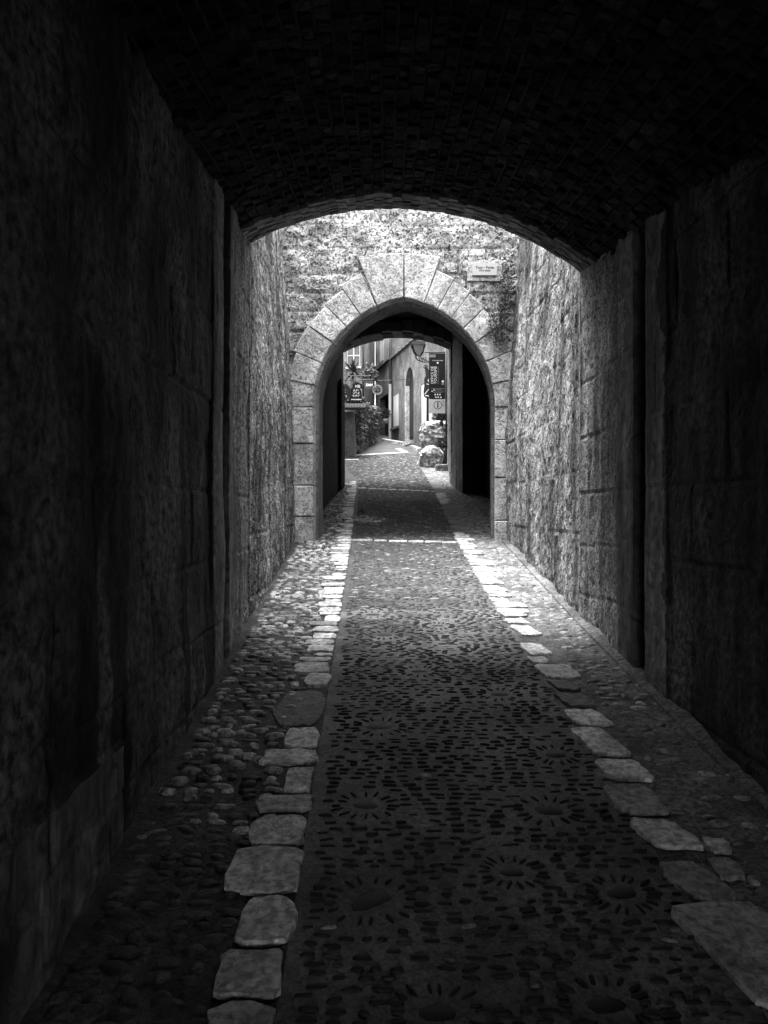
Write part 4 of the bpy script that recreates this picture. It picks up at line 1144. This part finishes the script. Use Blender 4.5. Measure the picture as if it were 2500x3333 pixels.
for k, (rx, ry, w, lb_) in enumerate(((1130, 1393, 28, 'small rounded stone under left half of the squared block'), (1182, 1390, 26, 'small dark stone under right half of the squared block'),
                                      (950, 1200, 20, 'small white stone at the foot of the boulders by road'), (935, 1290, 28, 'low grey stone left of the upright boulder'))):
    q = atr(rx, ry, 20.2 if k < 2 else 21.5)
    boulder(q.x, q.y, q.z, w / 2.8603 * q.y / F, .12, .10, 20 + k, lb_, 'loose_stone', M['rock'], 3, .2)
pts = [atr(1135 + random.gauss(0, 26), 1122 + random.gauss(0, 13), 21.0 + random.random() * .4) for k in range(420)]
tag(leaves(pts, .045, M['leaf'], 'shrub', None, 1.8), 'dark low shrub growing between the upper and lower boulders', 'plant')
pts = [atr(1130 + random.gauss(0, 22), 862 + random.gauss(0, 20), 22.4 + random.random() * .2) for k in range(300)]
tag(leaves(pts, .06, M['leaf'], 'shrub', None, 2.2), 'dark bush standing on top of the large upper boulder', 'plant')
pts = [atr(1140 + random.gauss(0, 10), 910 + random.gauss(0, 8), 21.3) for k in range(60)]
tag(leaves(pts, .04, M['leaf'], 'weed', None, 2.2), 'small dark tuft of weed on top of the upper boulder beside the post', 'plant')
pts = [atr(985 + random.gauss(0, 6), 930 + random.gauss(0, 14), 21.6) for k in range(40)]
tag(leaves(pts, .04, M['leaf'], 'weed', None, 2.2), 'small weed sprouting at left shoulder of the upper boulder', 'plant')
# side wall right of the gate exit, unseen top raised to shade the street
sw = empty('side_wall', (1.75, 20, float(gz(20))), 'rough pale wall just outside the gate behind the sign post', 'wall')
sheet('wall', [((1.52, EXB + .06, 1.9), (1.85, 23.4, 1.9), (1.85, 23.4, 9), (1.52, EXB + .06, 9))], M['plaster_r'], sw, 22, .05)
mb = MB(); mb.box(1.95, 4.5, EXB + .1, 23.4, 1.5, 9); mb.build('house_body', M['plaster_r'], sw)
# the same on the left behind the gate jamb, its top also raised for shade
lw = empty('side_wall', (-1.6, 20, float(gz(20))), 'plain wall in shade just outside the gate on the left', 'wall')
sheet('wall', [((-1.35, EXB + .06, 1.9), (-1.75, 24.3, 1.9), (-1.75, 24.3, 8.6), (-1.35, EXB + .06, 8.6))], M['plaster_r'], lw, 22, .05)

# doorstep kerb below the bend
mb = MB()
for rx0, ry0, rx1, ry1, Y0, Y1 in ((580, 1078, 800, 1082, 30.2, 28.6), (800, 1082, 930, 1118, 28.6, 26.5)):
    a, b = atr(rx0, ry0, Y0), atr(rx1, ry1, Y1)
    ground_bar(mb, a.x, Y0, b.x, Y1, .15, .10)
a, b = atr(730, 1140, 27.2), atr(800, 1180, 26.0)
ground_bar(mb, a.x, 27.2, b.x, 26, .2, .025)
tag(mb.build('kerb', M['kerb']), kind='structure')
# street paving under the bend
v1, f1 = strip(lambda Y: np.interp(Y, [22, 24, 26, 30, 36], [-1.2, -1.2, -1.0, -.9, -2.5]), lambda Y: np.interp(Y, [22, 26, 30, 36], [1.7, 1.55, .8, .5]), 22, 36, .25, 14, -.004, .004, 9)
tag(mesh_obj('street', v1, f1, M['street_floor']), kind='structure')

# ------------------------------------------------------------------ light, camera
W = bpy.data.worlds.new('World'); SC.world = W; W.use_nodes = True
nt = W.node_tree; N, L = nt.nodes, nt.links
bg = N['Background']
sky = N.new('ShaderNodeTexSky'); sky.sky_type = 'NISHITA'; sky.sun_disc = False
ELEV, AZ = math.radians(81), math.radians(290)           # azimuth of the sun from +Y, clockwise
sky.sun_elevation = ELEV; sky.sun_rotation = AZ
bw = N.new('ShaderNodeRGBToBW')
L.new(sky.outputs[0], bw.inputs[0]); L.new(bw.outputs[0], bg.inputs['Color'])
bg.inputs['Strength'].default_value = .15
sl = bpy.data.lights.new('sun', 'SUN'); sl.energy = 1.5; sl.angle = math.radians(35); sl.color = (1, 1, 1)
so = bpy.data.objects.new('sun', sl); COL.objects.link(so)
dv_ = Vector((math.sin(AZ) * math.cos(ELEV), math.cos(AZ) * math.cos(ELEV), math.sin(ELEV)))
so.rotation_euler = dv_.to_track_quat('Z', 'Y').to_euler()
so.location = (0, 7, 12)

cam = bpy.data.cameras.new('camera'); co = bpy.data.objects.new('camera', cam); COL.objects.link(co)
co.location = (0, 0, EYE); co.rotation_euler = (math.radians(90), 0, 0)
cam.sensor_fit = 'HORIZONTAL'; cam.sensor_width = 36; cam.lens = 36 * F / 2500
cam.clip_start = .05; cam.clip_end = 500
SC.camera = co
SC.render.resolution_x, SC.render.resolution_y = 768, 1024
SC.view_settings.view_transform = 'Standard'; SC.view_settings.look = 'None'
SC.view_settings.exposure = 3.7; SC.view_settings.gamma = 1
SC.render.engine = 'CYCLES'
cy = SC.cycles
cy.use_denoising = True
cy.max_bounces = 6; cy.diffuse_bounces = 4; cy.glossy_bounces = 3; cy.transmission_bounces = 2
cy.sample_clamp_indirect = 6
cy.use_adaptive_sampling = False
